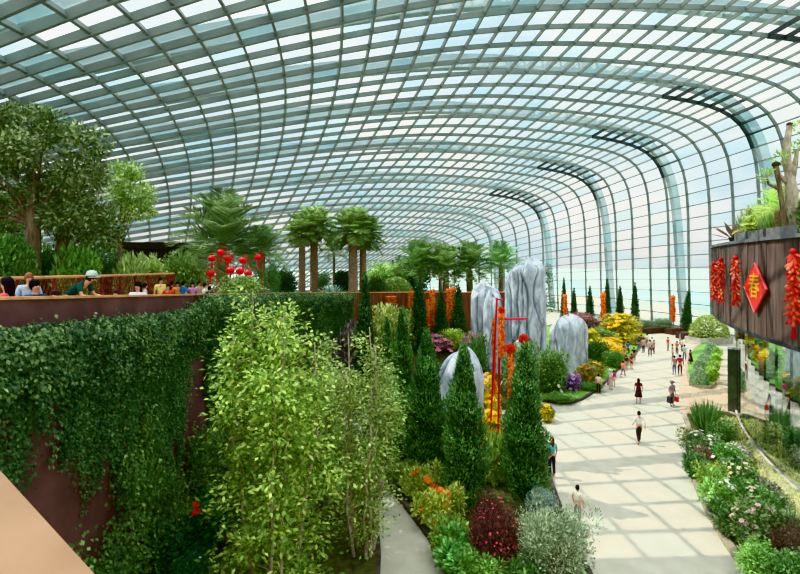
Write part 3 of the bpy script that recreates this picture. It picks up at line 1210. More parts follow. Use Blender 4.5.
tshrub(270, 262, 0, 24, 30, 'fine', (92, 140, 70), 'upright fine-leaved shrub right of the red lanterns', seed=2)
tshrub(283, 268, 0, 30, 38, 'leafy', (70, 100, 56), 'dark bush left of the stout palm pair', seed=1)
tshrub(332, 280, 0, 26, 38, 'agave', (150, 180, 160), 'blue-grey agave between the two palm pairs', name='agave_plant', cat='plant', seed=1)
tshrub(344, 270, 0, 26, 42, 'leafy', (60, 92, 50), 'dark bush behind the blue-grey agave', seed=0)
tshrub(322, 268, 0, 24, 46, 'fine', (86, 122, 66), 'grey-green bush between the stout palm trunks', seed=3)
tshrub(386, 262, 0, 44, 52, 'leafy', (150, 190, 88), 'bright lime tree-like bush right of the palm pairs', seed=2)
tshrub(396, 276, 0, 36, 44, 'dome', (128, 158, 76), 'clipped rounded shrub behind the terrace rim', seed=1)
tshrub(376, 274, 0, 26, 43, 'leafy', (84, 112, 60), 'dull shrub left of the clipped rounded one', seed=3)
tshrub(410, 256, 0, 40, 58, 'leafy', (70, 104, 62), 'dark bushy mass behind the first date palm', seed=0)
b5 = at(440, 262, 60)
broad_tree('round-headed dark tree rising above the date palms', (b5.x, 60, 4.6), 8, 4.5, .25, [(0, 0, 6.2, 1.5), (.9, 0, 5.4, 1.2), (-1.1, 0, 5.4, 1.2)], 200, .28, [(58, 84, 48), (78, 104, 60), (98, 122, 76)], 63)
broad_tree('dark round tree half hidden right of the tallest boulder', (18.3, 62, 0), 8, 3.5, .25, [(0, 0, 7.2, 1.7), (-.6, 0, 5.2, 1.5), (.6, 0, 4.4, 1.4), (0, 0, 8.6, 1.2)], 180, .28, [(58, 88, 54), (74, 106, 66)], 64)

# -- ivy ---------------------------------------------------------------------------------
def ivy():
    rng = np.random.default_rng(77)
    pts = np.array([[p.x, p.y] for p in WP])
    seg = np.linalg.norm(np.diff(pts, axis=0), axis=1)
    s = np.concatenate([[0], np.cumsum(seg)])
    sA = np.interp(4.5, pts[:, 1], s)
    sB = np.interp(36, pts[:28 * 8 // 3 + 6, 1], s[:28 * 8 // 3 + 6])
    lf = LF()
    cols = [(54, 80, 54), (70, 98, 66), (44, 66, 46), (90, 118, 82), (80, 108, 72)]

    def emit(S, Z, n_out, size, cl):
        x = np.interp(S, s, pts[:, 0])
        y = np.interp(S, s, pts[:, 1])
        x2 = np.interp(S + .1, s, pts[:, 0])
        y2 = np.interp(S + .1, s, pts[:, 1])
        t = unit(np.stack([x2 - x, y2 - y, 0 * x], 1))
        nrm = np.stack([t[:, 1], -t[:, 0], 0 * x], 1)
        n = len(S)
        Pp = np.stack([x, y, Z], 1) + nrm * n_out[:, None]
        D = np.array([[0, 0, -1.]]) + nrm * .5 + rng.normal(0, .5, (n, 3))
        lf.add(Pp, D, nrm + np.array([[0, 0, .6]]) + rng.normal(0, .45, (n, 3)), size * (.65 + .7 * rng.random(n)), size * .8, pal(cl, n, .2, rng))

    # overhanging mop along the top, in lumps
    for i in range(2500):
        S0 = sA + (sB - sA) * rng.random()
        y0 = np.interp(S0, s, pts[:, 1])
        nz = noise.noise(Vector((S0 * .5, 3.1, 0)))
        z0 = ztop(y0) - np.clip((17.0 - y0) / 2.0, 0, 1) * .5 - .1 - abs(rng.normal(0, .45 + .35 * nz))
        n = 26
        o0 = .12 + (.42 + .35 * nz) * rng.random()
        if nz < -.28 and y0 < 14 and rng.random() < .7:
            continue
        emit(S0 + rng.normal(0, .13, n), z0 + rng.normal(0, .11, n), np.clip(o0 + rng.normal(0, .08, n), .04, 1), .085, [c_ for c_ in cols] if rng.random() < .75 else [(112, 142, 84), (98, 130, 78)])
    # hanging strands gathered in curtains
    for i in range(1700):
        S0 = sA + (sB - sA) * rng.random()
        y0 = np.interp(S0, s, pts[:, 1])
        dens = noise.noise(Vector((S0 * .42, 9.0, 0))) + .35 * noise.noise(Vector((S0 * 1.3, 4.0, 0)))
        if dens < -.3 and rng.random() < .75:
            continue
        L = max(.7, 2.7 + 5.5 * dens + rng.normal(0, .7)) + (1.0 if y0 > 15 else 0)
        n = int(34 * L)
        u = rng.random(n) ** .9
        o0 = .05 + .25 * rng.random()
        wob = .12 * np.sin(u * L * 2 + S0 * 5)
        emit(S0 + wob + rng.normal(0, .075, n), ztop(y0) - .45 - u * L, np.clip(o0 * (1 - .6 * u) + rng.normal(0, .04, n),   .03, 1), .078, [(74, 108, 66), (58, 90, 54), (94, 126, 80)] if rng.random() < .6 else [(48, 76, 46), (62, 92, 56)])
    # climbers rising from the base in bushy lumps
    for i in range(800):
        S0 = sA + (sB - sA) * rng.random()
        dn = noise.noise(Vector((S0 * .35, 20.0, 0)))
        if dn < -.15 and rng.random() < .75:
            continue
        z0 = .3 + (3.4 + 4 * dn) * rng.random()
        n = 70
        br = .16 + .22 * rng.random()
        emit(S0 + rng.normal(0, br, n), z0 + rng.normal(0, br, n), np.clip(.2 + .25 * rng.random() + rng.normal(0, .14, n), .03, 1.2), .10, [(86, 120, 58), (104, 138, 66), (66, 96, 48)] if rng.random() < .5 else [(56, 86, 46), (70, 100, 52)])
    o = obj('ivy', lf.mesh('ivy_leaves'), M['leaf'])
    tag(o, 'dark ivy hanging in long curtains down the maroon terrace wall', 'ivy', kind='stuff')


ivy()
# dim planting at the foot of the ivy wall
WG = 'shade plants at the foot of the ivy wall'
shrub(196, 556, 60, 60, 'leafy', (70, 118, 62), 'dark shrub with scattered scarlet flowers under the ivy wall', flower=(222, 40, 34), nf=14, fs=.07, seed=1)
shrub(158, 572, 66, 46, 'leafy', (52, 84, 48), 'low dark leafy plant beside the copper ledge', seed=2)
shrub(225, 540, 40, 44, 'leafy', (64, 104, 56), 'dark green plant between the scarlet flowers and the big leafy tree', seed=3)
shrub(190, 590, 60, 40, 'fine', (76, 118, 72), 'fine-leaved plant with tiny white flowers below the scarlet ones', flower=(220, 226, 214), nf=20, fs=.03, seed=0)
shrub(222, 500, 40, 46, 'leafy', (50, 82, 46), 'deep green bush in the dark corner at the wall foot', seed=0)
shrub(150, 600, 80, 76, 'leafy', (62, 96, 54), 'leafy bush low against the wall under the ivy', seed=0)
# coiled clay pot half hidden there
mb = MB()
for i in range(6):
    mb.lathe([(.30 - .015 * abs(i - 2), i * .16), (.36 - .015 * abs(i - 2), i * .16 + .08), (.30 - .015 * abs(i - 2), i * .16 + .15)], 18)
p = G(165, 560, .1)
pot = obj('ribbed_pot', mb.mesh('pot', True), M['wood'])
pot.location = p
tag(pot, 'dark ribbed urn standing in shade against the ivy wall', 'pot')

# -- central bed planting ---------------------------------------------------------------
YG = (168, 186, 74)
shrub(411, 491, 26, 30, 'leafy', (128, 160, 62), 'small yellow-green shrub at the inner corner of the path', seed=0)
shrub(424, 502, 32, 34, 'leafy', YG, 'yellow-green shrub with a large orange bloom beside the shaded path', flower=(240, 112, 36), nf=6, fs=.16, seed=1)
shrub(440, 498, 30, 34, 'fine', (110, 128, 72), 'olive fine-leaved shrub left of the full cypress', seed=2)
shrub(436, 526, 32, 36, 'leafy', (182, 194, 70), 'golden shrub with two orange blooms next to the shaded path', flower=(244, 104, 40), nf=9, fs=.15, seed=2)
shrub(452, 522, 28, 34, 'leafy', (150, 168, 66), 'yellowish shrub with orange flowers left of the maroon bush', flower=(238, 120, 40), nf=8, fs=.14, seed=3)
shrub(447, 552, 34, 36, 'leafy', (136, 172, 66), 'lime shrub at the kerb of the shaded path', seed=0)
shrub(462, 572, 42, 34, 'leafy', (106, 172, 70), 'vivid green low shrub at the bottom of the bed', seed=1)
shrub(482, 590, 48, 40, 'leafy', (122, 170, 66), 'low lime-green plant at the front under the maroon bush', seed=3)
mar = shrub(496, 571, 62, 76, 'fine', (112, 66, 66), 'maroon-leaved shrub with pink tips', seed=1, flower=(196, 92, 108), nf=150, fs=.022)
shrub(557, 584, 84, 84, 'fine', (150, 168, 128), 'large silvery grey-green bush at the edge of the plaza', seed=2)
shrub(541, 512, 36, 26, 'fine', (140, 166, 150), 'low blue-grey shrub behind the silvery bush', seed=0)
shrub(527, 590, 40, 34, 'leafy', (96, 140, 60), 'small green shrub between the maroon and silvery bushes', seed=0)
shrub(495, 482, 30, 52, 'leafy', (150, 180, 78), 'sunlit lime shrub between the two front cypresses', seed=0, flower=(236, 110, 120), nf=10, fs=.06)
shrub(447, 470, 26, 60, 'leafy', (96, 140, 58), 'leafy green shrub between the dark cypress and the full one', seed=1)
shrub(413, 462, 26, 70, 'leafy', (98, 146, 60), 'tall leafy shrub between the slim cypress and the dark one', seed=2)
shrub(386, 455, 26, 80, 'leafy', (112, 146, 62), 'leafy shrub left of the slim tall cypress', seed=3)
YF = 'yellow chrysanthemum mounds near the red posts'
shrub(491, 452, 24, 40, 'leafy', (170, 160, 40), 'yellow-flowered mound at the foot of the red posts', 'flowering_plant', 'flowers', (255, 214, 10), 190, .15, seed=1)
shrub(489, 425, 26, 28, 'leafy', (150, 160, 50), 'taller yellow-flowered mound behind the red posts', 'flowering_plant', 'flowers', (255, 218, 10), 180, .15, seed=2)
shrub(487, 405, 26, 30, 'leafy', (190, 178, 70), 'pale golden shrub below the orange firecracker strings', 'flowering_plant', 'flowers', (244, 204, 60), 90, .12, seed=3)
shrub(547, 420, 13, 15, 'leafy', (120, 140, 50), 'small yellow-flowered plant at the right side of the broad cypress', 'flowering_plant', 'flowers', (252, 212, 20), 110, .14, seed=0)
shrub(520, 400, 40, 60, 'leafy', (118, 156, 88), 'leafy shrub with pale blooms in front of the tallest boulder', seed=1, flower=(226, 214, 196), nf=30, fs=.05)
shrub(478, 392, 22, 60, 'leafy', (92, 136, 66), 'narrow green shrub left of the red posts', seed=2)

# -- lawn bed planting (toward the far glass) ---------------------------------------------
shrub(552, 393, 34, 44, 'leafy', (112, 152, 70), 'leafy green shrub left of the squat boulder', seed=0, flower=(226, 232, 200), nf=18, fs=.06)
shrub(538, 392, 26, 36, 'leafy', (98, 140, 62), 'rounded green shrub behind the broad cypress', seed=1)
shrub(552, 392, 26, 16, 'leafy', (84, 130, 58), 'low dark green plant before the squat boulder', seed=2)
shrub(569, 390, 22, 18, 'leafy', (150, 110, 160), 'purple-flowered plant at the squat boulder foot', 'flowering_plant', 'flowers', (196, 160, 206), 60, .10, seed=3)
shrub(586, 384, 26, 20, 'leafy', (150, 150, 70), 'orange-flowered plant right of the purple one', 'flowering_plant', 'flowers', (238, 160, 66), 70, .08, seed=0)
shrub(595, 377, 20, 16, 'leafy', (140, 146, 60), 'amber-flowered plant close to the plaza kerb', 'flowering_plant', 'flowers', (232, 178, 60), 60, .08, seed=1)
shrub(562, 401, 26, 7, 'leafy', (110, 156, 62), 'low lime ground-cover at the lawn corner', seed=2)
shrub(590, 389, 26, 7, 'leafy', (96, 146, 60), 'low green ground-cover along the lawn kerb', seed=1)
shrub(597, 364, 26, 26, 'leafy', (90, 128, 58), 'dark green shrub right of the squat boulder', seed=3)
shrub(613, 367, 22, 16, 'leafy', (96, 150, 60), 'green plant behind the lady with the pink bag', seed=0)
shrub(606, 358, 30, 16, 'leafy', (190, 170, 40), 'bright yellow-flowered bed plant in the middle of the lawn', 'flowering_plant', 'flowers', (255, 222, 8), 190, .13, seed=2)
shrub(611, 350, 30, 12, 'leafy', (180, 170, 60), 'yellow-flowered plant behind the brightest yellow one', 'flowering_plant', 'flowers', (253, 216, 16), 150, .12, seed=1)
shrub(592, 350, 18, 20, 'leafy', (180, 180, 60), 'tall yellow-flowered plant beside the squat boulder', 'flowering_plant', 'flowers', (250, 224, 40), 90, .12, seed=0)
shrub(618, 362, 22, 10, 'leafy', (170, 120, 60), 'coral-flowered plant at the kerb by the crowd', 'flowering_plant', 'flowers', (240, 130, 84), 60, .09, seed=3)
shrub(600, 345, 30, 18, 'leafy', (116, 150, 70), 'green shrub behind the yellow flowers', seed=1)
shrub(586, 337, 24, 22, 'leafy', (150, 110, 104), 'dusty pink shrub behind the squat boulder', seed=2, flower=(222, 150, 150), nf=40, fs=.06)
shrub(620, 341, 40, 27, 'leafy', (170, 164, 48), 'large round bush covered in yellow blossom', seed=0, flower=(246, 210, 34), nf=130, fs=.07)
shrub(637, 345, 18, 12, 'leafy', (180, 180, 70), 'small yellow bush beside the far crowd', seed=1, flower=(240, 206, 60), nf=40, fs=.07)
shrub(604, 333, 30, 16, 'leafy', (130, 90, 84), 'reddish low hedge plant before the far pencil cypresses', seed=3)
shrub(578, 328, 30, 16, 'leafy', (150, 96, 88), 'red-brown low hedge plant left of the round yellow bush', seed=0)
shrub(646, 331, 22, 12, 'fine', (120, 150, 104), 'thin grey-green shrub by the glass, right of the yellow bush', seed=1)
shrub(662, 331, 22, 14, 'fine', (120, 146, 110), 'wispy grey shrub by the glass left of the lone firecracker post', seed=2)
# mound planting behind
for px, py, w_, h_, c, lb, fl in ((452, 336, 26, 16, (170, 200, 70), 'lime-yellow shrub at the foot of the pencil cypresses', None), (440, 350, 34, 12, (190, 140, 150), 'pink-flowered low plant before the pencil cypresses', (226, 150, 170)),
                                  (474, 338, 16, 10, (200, 180, 40), 'small yellow-flowered plant left of the pale leaning boulder', (240, 206, 40)), (470, 352, 24, 14, (196, 150, 160), 'pink-flowered low plant left of the small boulder', (220, 160, 176)),
                                  (408, 335, 30, 42, (150, 172, 84), 'pale green shrub below the terrace rim', None), (388, 335, 44, 64, (170, 184, 96), 'sunlit yellow-green shrub before the rust-red wall', None), (347, 345, 30, 74, (150, 140, 130), 'greyish shrub before the rust-red wall', None),
                                  (376, 350, 20, 36, (170, 96, 70), 'orange-red flowering plant behind the sparser leafy tree', (226, 120, 70)), (322, 345, 18, 62, (190, 160, 50), 'yellow plant glimpsed between the two foreground leafy trees', (236, 180, 40))):
    yy = 38.2 if px > 400 else (36.3 if px > 370 else 33.6)
    xx = (px - 400) / F * yy
    zz = mound(xx, yy)
    t = shrub(px, 0, w_, h_ * (1.4 if px > 430 else 1.0), 'leafy', c, lb, y=yy, z=zz, flower=fl, nf=70, fs=.1)

# -- right planter ------------------------------------------------------------------------
RP = [
    (706, 432, 30, 22, 'grassy', (104, 150, 70), 'tall grassy clump at the far end of the planter', None),
    (722, 437, 22, 14, 'leafy', (186, 194, 120), 'pale yellow-green shrub near the facade at the far planter end', None),
    (694, 446, 22, 12, 'leafy', (150, 150, 90), 'brownish low plant at the planter kerb far end', (220, 130, 90)),
    (702, 455, 34, 17, 'leafy', (120, 150, 90), 'mound of white daisies by the planter kerb', (246, 244, 236)),
    (722, 450, 28, 22, 'leafy', (112, 156, 74), 'green leafy plant behind the white daisies', None),
    (738, 462, 22, 13, 'leafy', (170, 180, 140), 'plant with mauve-white flowers near the facade', (226, 206, 216)),
    (708, 468, 28, 16, 'fine', (128, 96, 74), 'brown-leaved plant in front of the white daisies', None),
    (697, 478, 22, 18, 'leafy', (92, 136, 72), 'blue-green plant at the planter kerb', None),
    (728, 474, 34, 22, 'leafy', (104, 164, 62), 'bright green leafy mound in the planter middle', (240, 240, 226)),
    (746, 480, 22, 14, 'leafy', (136, 172, 84), 'light green plant beside the glass facade', None),
    (714, 490, 34, 20, 'leafy', (152, 180, 66), 'lime-green mound by the planter kerb', None),
    (738, 494, 34, 24, 'leafy', (80, 128, 58), 'dark leafy plant in the centre of the planter', (248, 226, 190)),
    (762, 499, 24, 16, 'leafy', (150, 150, 130), 'plant topped with greyish-pink flowers near the facade', (222, 196, 204)),
    (724, 512, 34, 24, 'leafy', (128, 176, 62), 'vivid lime plant at the planter kerb', (246, 246, 240)),
    (752, 516, 38, 26, 'leafy', (96, 150, 62), 'leafy green plant with a few cream flowers', (240, 226, 200)),
    (777, 515, 26, 17, 'fine', (96, 132, 72), 'feathery green plant next to the glass facade', (244, 240, 232)),
    (756, 548, 52, 36, 'leafy', (128, 156, 88), 'mound of pink and cream flowers in the near planter', (246, 206, 196)),
    (732, 534, 30, 22, 'leafy', (86, 120, 62), 'dark green plant at the kerb before the pink mound', None),
    (784, 542, 30, 24, 'grassy', (104, 138, 76), 'tall grassy tuft at the frame edge of the planter', None),
    (758, 578, 44, 28, 'leafy', (124, 178, 70), 'lime-green plant at the near planter kerb', None),
    (790, 568, 50, 36, 'fine', (104, 84, 70), 'brown feathery plant at the near planter end', None),
    (786, 592, 50, 30, 'leafy', (92, 140, 62), 'leafy green plant at the bottom corner of the planter', None),
]
for i, (px, py, w_, h_, kd, c, lb, fl) in enumerate(RP):
    shrub(px, py, w_, h_ * 1.35, kd, c, lb, flower=fl, nf=46 if fl else 0, fs=.07, z=.16, seed=i % 4, group='mixed plants in the facade planter')
# grass strip beside the facade
lf = LF()
rg = np.random.default_rng(3)
ph = rg.uniform(8, 30, 5200)
rad = rg.uniform(43.85, 45.3, 5200)
a = np.radians(ph)
Pp = np.stack([DC.x - rad * np.cos(a), DC.y + rad * np.sin(a), .15 + 0 * a], 1)
lf.add(Pp, np.array([[0, 0, 1.]]) + rg.normal(0, .3, (5200, 3)), rdir(5200, rg), .16, .03, pal([(190, 196, 120), (168, 180, 100)], 5200, .1, rg))
tag(obj('grass', lf.mesh('blades'), M['leaf']), 'pale strip of grass along the foot of the glass facade', 'grass', kind='stuff')
# lawn blades
lf = LF()
n = 9000
px = rg.uniform(540, 640, n)
py = rg.uniform(335, 404, n)
Y = 9.4 * F / (py - 263)
X = (px - 400) / F * Y
from mathutils.geometry import intersect_point_line
poly = [(8.9, 33.4), (11.6, 33), (15.2, 37.2), (18.9, 42.6), (23.2, 48.7), (27.2, 55.6), (24, 60), (16, 56), (14.2, 48), (10, 45), (8.7, 40)]


def inside(x, y, pg):
    r = False
    for i in range(len(pg)):
        x1, y1 = pg[i]
        x2, y2 = pg[i - 1]
        if (y1 > y) != (y2 > y) and x < (x2 - x1) * (y - y1) / (y2 - y1) + x1:
            r = not r
    return r


kp = np.array([inside(x, y, poly) for x, y in zip(X, Y)])
X, Y = X[kp], Y[kp]
n = len(X)
lf.add(np.stack([X, Y, .13 + 0 * X], 1), np.array([[0, 0, 1.]]) + rg.normal(0, .35, (n, 3)), rdir(n, rg), .2, .06, pal([(96, 146, 56), (124, 168, 70), (80, 126, 48)], n, .12, rg))
tag(obj('grass', lf.mesh('blades'), M['leaf']), 'short green lawn around the squat grey boulder', 'grass', kind='stuff')

# topiary domes
TP = []
for i, (px, py, w_, h_) in enumerate(((699, 384, 17, 17), (701, 374, 15, 15), (704, 366, 14, 13), (708, 358, 12, 11), (711.5, 352, 11, 10))):
    shrub(px, py, w_, h_, 'dome', (150, 178, 138), ['grey-green clipped dome at the near end of the topiary row', 'second grey-green clipped dome from the near end', 'third grey-green clipped dome from the near end', 'fourth grey-green clipped dome from the near end', 'last small grey-green clipped dome of the row'][i], 'topiary_dome', 'topiary', z=.2, seed=1, group='grey-green topiary domes')
for i, (px, py, w_, h_) in enumerate(((712, 381, 14, 15), (713.5, 372, 12, 12), (715.5, 364, 11, 11), (717.5, 357, 10, 10))):
    shrub(px, py, w_, h_, 'leafy', (152, 196, 66), ['nearest lime-green mound beside the beige paving', 'second lime-green mound beside the beige paving', 'third lime-green mound beside the beige paving', 'last small lime-green mound beside the beige paving'][i], 'lime_shrub', 'shrub', z=.2, seed=2, group='lime mounds beside the topiary')
# far round planter shrub
p = G(709, 343)
mb = MB()
mb.box((0, 0, .4), (5.2, 2.2, .8), .35)
pb = obj('stone_planter', mb.mesh('planter'), M['concrete'], loc=p)
tag(pb, 'long stone planter box at the far end of the topiary', 'planter')
pbg = MB()
pbg.box((0, 0, .81), (4.8, 1.8, .04), .35)
obj('planter_soil', pbg.mesh('soil'), M['soil'], pb)
shrub(709, 343, 34, 22, 'dome', (164, 184, 84), 'big rounded yellow-green shrub in the stone planter', y=p.y, z=.83, seed=2)
# dark planter boxes along the far glass
for px, py, wd, lb in ((652, 333, 5.0, 'dark low planter box by the glass near the crowd'), (690, 338, 3.4, 'dark low planter box beside the lone pencil cypress'), (675, 334, 2.2, 'dark low planter box under the lone orange firecracker post')):
    p = G(px, py)
    mb = MB()
    mb.box((0, 0, .35), (wd, 1.2, .7), .3)
    mb.box((0, 0, .72), (wd + .1, 1.3, .06), .3)
    tag(obj('planter_box', mb.mesh('box'), M['wood'], loc=p), lb, 'planter', 'dark planter boxes by the glass')

# -- plants on the round building ------------------------------------------------------------
ZR = 10.35


def roof_pt(px, y):
    return Vector(((px - 400) / F * y, y, ZR))


t = thing('pruned_tree', 'bare pruned tree with cut stubby branches on the round building', 'tree', roof_pt(792, 18.6))
mb = MB()
mb.tube([(0, 0, 0), (-.02, 0, 1.0), (.0, 0, 1.9), (-.12, 0, 2.7)], [.25, .22, .21, .15], 10)
mb.tube([(-.05, 0, 2.5), (-.22, 0, 3.1), (-.2, 0, 3.75), (-.1, 0, 4.5)], [.17, .16, .13, .09], 8)
mb.tube([(-.02, 0, 2.4), (.2, .1, 3.0), (.3, .1, 3.6)], [.14, .1, .06], 7)
mb.tube([(-.1, 0, 2.2), (-.45, .05, 2.55), (-.62, 0, 3.0)], [.1, .08, .06], 7)
obj('trunk', mb.mesh('trunk', True), M['bark_pale'], t)
mb = MB()
mb.tube([(.02, 0, 0), (-.36, -.05, 1.0), (-.5, 0, 2.2), (-.62, 0, 2.9)], [.1, .09, .08, .1], 7)
mb.tube([(-.5, 0, 2.0), (-.9, 0, 2.2), (-1.0, 0, 2.5)], [.06, .05, .03], 6)
obj('branch', mb.mesh('side'), M['bark'], t)
mb = MB()
mb.lathe([(.08, 0), (.15, .06), (.13, .16), (.03, .2)], 9, (-.62, 0, 2.88))
mb.lathe([(.06, 0), (.11, .05), (.1, .12), (.03, .16)], 9, (-.1, 0, 4.45))
obj('branch_stub', mb.mesh('stub', True), M['wood'], t)
lf = LF()
rg2 = np.random.default_rng(8)
for c in ((-1.0, 0, 2.5), (.3, .1, 3.7), (-.45, 0, 3.2), (.2, 0, 4.4)):
    blob(lf, rg2, c, (.25, .25, .22), 70, .22, [(150, 180, 80), (120, 152, 66)], .6, .2, wl=.3)
obj('foliage', lf.mesh('leaves'), M['leaf'], t)


def roof_plant(px, y, wpx, hpx, kind, col, label, **k):
    p = roof_pt(px, y)
    return shrub(px, 0, wpx, hpx, kind, col, label, y=y, z=ZR, **k)


palm('small palm with a fibrous trunk beside the pruned tree', roof_pt(778, 20.2), 1.35, .13, 1.25, 18, 'date', (150, 176, 92), 31, elmin=-20)
palm('low palm with yellowing fronds on the round building', roof_pt(764, 22.6), .7, .12, 1.3, 16, 'date', (166, 176, 84), 32, elmin=-10)
roof_plant(757, 23.4, 30, 40, 'leafy', (168, 186, 92), 'yellow-green shrub above the diamond sign', seed=0)
roof_plant(752, 26, 26, 36, 'grassy', (132, 168, 92), 'grassy tuft at the left of the roof planting', seed=1)
roof_plant(779, 21.2, 36, 34, 'grassy', (150, 178, 96), 'grassy tuft around the pruned tree', seed=2)
roof_plant(806, 18.6, 40, 46, 'leafy', (118, 150, 76), 'green shrub right behind the pruned tree', seed=3)
roof_plant(768, 23.8, 34, 44, 'grassy', (170, 184, 100), 'straw-coloured grass clump between the low palms', seed=3)
roof_plant(744, 28.2, 20, 16, 'leafy', (90, 118, 66), 'small dark green plant at the rim left end', seed=1)
t = thing('bromeliad', 'red-leaved spiky plant at the left tip of the roof rim', 'plant', Vector(((733 - 400) / F * (on_drum(733, 44.9) + .3), on_drum(733, 44.9) + .3, 10.68)))
lf = LF()
n = 14
a = np.arange(n) * 2.4
D = np.stack([np.cos(a), np.sin(a), .25 + .9 * (np.arange(n) / n)], 1)
lf.add(np.zeros((n, 3)), D, np.array([[0, 0, 1.]]) + 0 * D, 1.25, .26, pal([(122, 62, 52), (92, 74, 58), (140, 84, 66)], n, .1))
obj('leaves', lf.mesh('leaves'), M['leaf'], t)
mb = MB()
mb.lathe([(.14, -.12), (.2, .1), (.17, .12)], 12)
obj('pot', mb.mesh('pot', True), M['darkmetal'], t)
# grey planter troughs on the rim
for i, (ph, lb) in enumerate(((15.2, 'grey rim trough nearest the pruned tree'), (17.6, 'grey rim trough above the big firecracker string'), (20.0, 'grey rim trough above the diamond sign'))):
    mb = MB()
    c = dp(ph, 44.9, 0)
    mb.box((0, 0, .17), (.35, 1.6, .34), -radians(ph))
    tr_ = obj('rim_trough', mb.mesh('trough'), M['greymetal'], loc=(c.x, c.y, 10.56))
    tag(tr_, lb, 'planter', 'grey troughs on the rim')

# ------------------------------------------------------------------ festive things
def cracker_mesh():
    mb = MB()
    mb.tube([(0, 0, 0), (.02, 0, 0), (.14, 0, 0), (.16, 0, 0)], [.018, .03, .03, .015], 6)
    me = mb.mesh('cracker')
    me.materials.append(M['paint'])
    return me


CRK = cracker_mesh()


def firecracker(label, top, length, width, n, cols, seed, group, name='firecracker_string', tassel=True):
    rng = random.Random(seed)
    t = thing(name, label, 'decoration', top, group=group)
    mb = MB()
    mb.tube([(0, 0, .05), (0, 0, -length)], .02, 6)
    cd = obj('cord', mb.mesh('cord'), M['paint'], t, color=lin(150, 20, 24))
    mb = MB()
    mb.lathe([(.04, .02), (.1, -.02), (.12, -.12), (.05, -.2)], 10)
    obj('knot', mb.mesh('knot', True), M['paint'], cd, color=lin(190, 24, 28))
    if tassel:
        mb = MB()
        mb.lathe([(.03, -length), (.06, -length - .05), (.05, -length - .2), (.09, -length - .6)], 8)
        obj('tassel', mb.mesh('tassel'), M['paint'], cd, color=lin(176, 20, 30))
    for i in range(n):
        u = (i + .5) / n
        s = width / .36
        o = obj('firecracker', CRK, M['paint'], t, (0, 0, -.1 - u * (length - .15)), (0, radians(rng.uniform(25, 60)), i * 2.4 + rng.uniform(-.3, .3)), s * rng.uniform(.85, 1.1))
        o.scale = (s * rng.uniform(.9, 1.1), s * .9, s * .9)
        o.color = (*lin(*rng.choice(cols)), 1)
    return t


RED = [(204, 56, 46), (186, 40, 38), (222, 92, 66), (212, 66, 50), (236, 140, 104)]
FGp = 'red firecracker strings on the round building'
yy_ = on_drum(793.5, 45.4)
firecracker('largest red firecracker string, at the right end of the timber wall', at(793.5, 249, yy_), 2.55, .72, 98, RED, 1, FGp)
for i, (px, y, pt, pbm, lb) in enumerate(((714, 34.6, 262, 299, 'leftmost red firecracker string on the timber wall'), (721, 33, 258, 302, 'middle of the three clustered red firecracker strings'), (735.5, 26.6, 256, 305, 'red firecracker string between the cluster and the diamond sign'))):
    y = on_drum(px, 45.45)
    q = at(px, pt, y)
    firecracker(lb, q, (pbm - pt) / F * y, .55, 80, RED, 5 + i, FGp, tassel=False)

# diamond sign with a gold character
yy_ = on_drum(754.5, 45.17)
c = Vector(((754.5 - 400) / F * yy_, yy_))
q = at(754.5, 286, 22.0)
ds = thing('diamond_sign', 'red diamond sign with a gold character on the timber wall', 'sign', (c.x, c.y, 8.45), 0)
ang = math.atan2(c.y - DC.y, DC.x - c.x)
mb = MB()
w2, h2 = 1.15, 1.05
mb.quad_strip([[Vector((y_, 0, z_)) for y_, z_ in ((0, -h2), (w2, 0), (0, h2), (-w2, 0))], [Vector((y_, .06, z_)) for y_, z_ in ((0, -h2), (w2, 0), (0, h2), (-w2, 0))]], True, True)
brd = obj('board', mb.mesh('board'), M['paint'], ds, color=lin(232, 64, 60))
# face outward: local -Y looks away from the drum
out = Vector((-cos(ang), sin(ang)))
rz = math.atan2(out.y, out.x) + pi / 2
ds.rotation_euler = (0, 0, rz)
mb = MB()
for (a_, b_) in ((((0, -h2), (w2, 0))), ((w2, 0), (0, h2)), ((0, h2), (-w2, 0)), ((-w2, 0), (0, -h2))):
    mb.tube([(a_[0], -.005, a_[1]), (b_[0], -.005, b_[1])], .022, 5)
obj('border', mb.mesh('border'), M['paint'], brd, color=lin(240, 96, 100))
cu = bpy.data.curves.new('character', 'FONT')
cu.body = '\u6625'
cu.size = 1.15
cu.align_x = 'CENTER'
cu.align_y = 'CENTER'
cu.extrude = .012
co = bpy.data.objects.new('tmp', cu)
COL.objects.link(co)
gm_ = bpy.data.meshes.new_from_object(co.evaluated_get(bpy.context.evaluated_depsgraph_get()))
bpy.data.objects.remove(co)
gm_.materials.clear()
gm_.materials.append(M['paint'])
co = obj('gold_character', gm_, None, brd)
co.rotation_euler = (pi / 2, 0, 0)
co.location = (0, -.02, 0)
co.color = (*lin(236, 186, 60), 1)
co['label'] = 'gold character'


# orange columns of hanging crackers in the distance: each one mesh
def column_mesh(seed, n=120):
    rng = np.random.default_rng(seed)
    mb = MB()
    cols = [lin(236, 98, 34), lin(244, 136, 60), lin(224, 70, 36), lin(250, 160, 84)]
    mb.tube([(0, 0, 0), (0, 0, -1)], .02, 5, lin(180, 50, 30))
    for i in range(n):
        a = i * 2.4
        z = -.02 - .96 * i / n
        r = .08 + .09 * rng.random()
        mb.tube([(.02 * cos(a), .02 * sin(a), z), (r * cos(a), r * sin(a), z - .03 * rng.random())], [.02, .028], 5, cols[rng.integers(0, 4)])
    me = mb.mesh('strings')
    me.materials.append(M['orange'])
    return me


M['orange'] = tint_mat('orange_paper', .6, 0, vary=.08)
CM = [column_mesh(i) for i in range(2)]


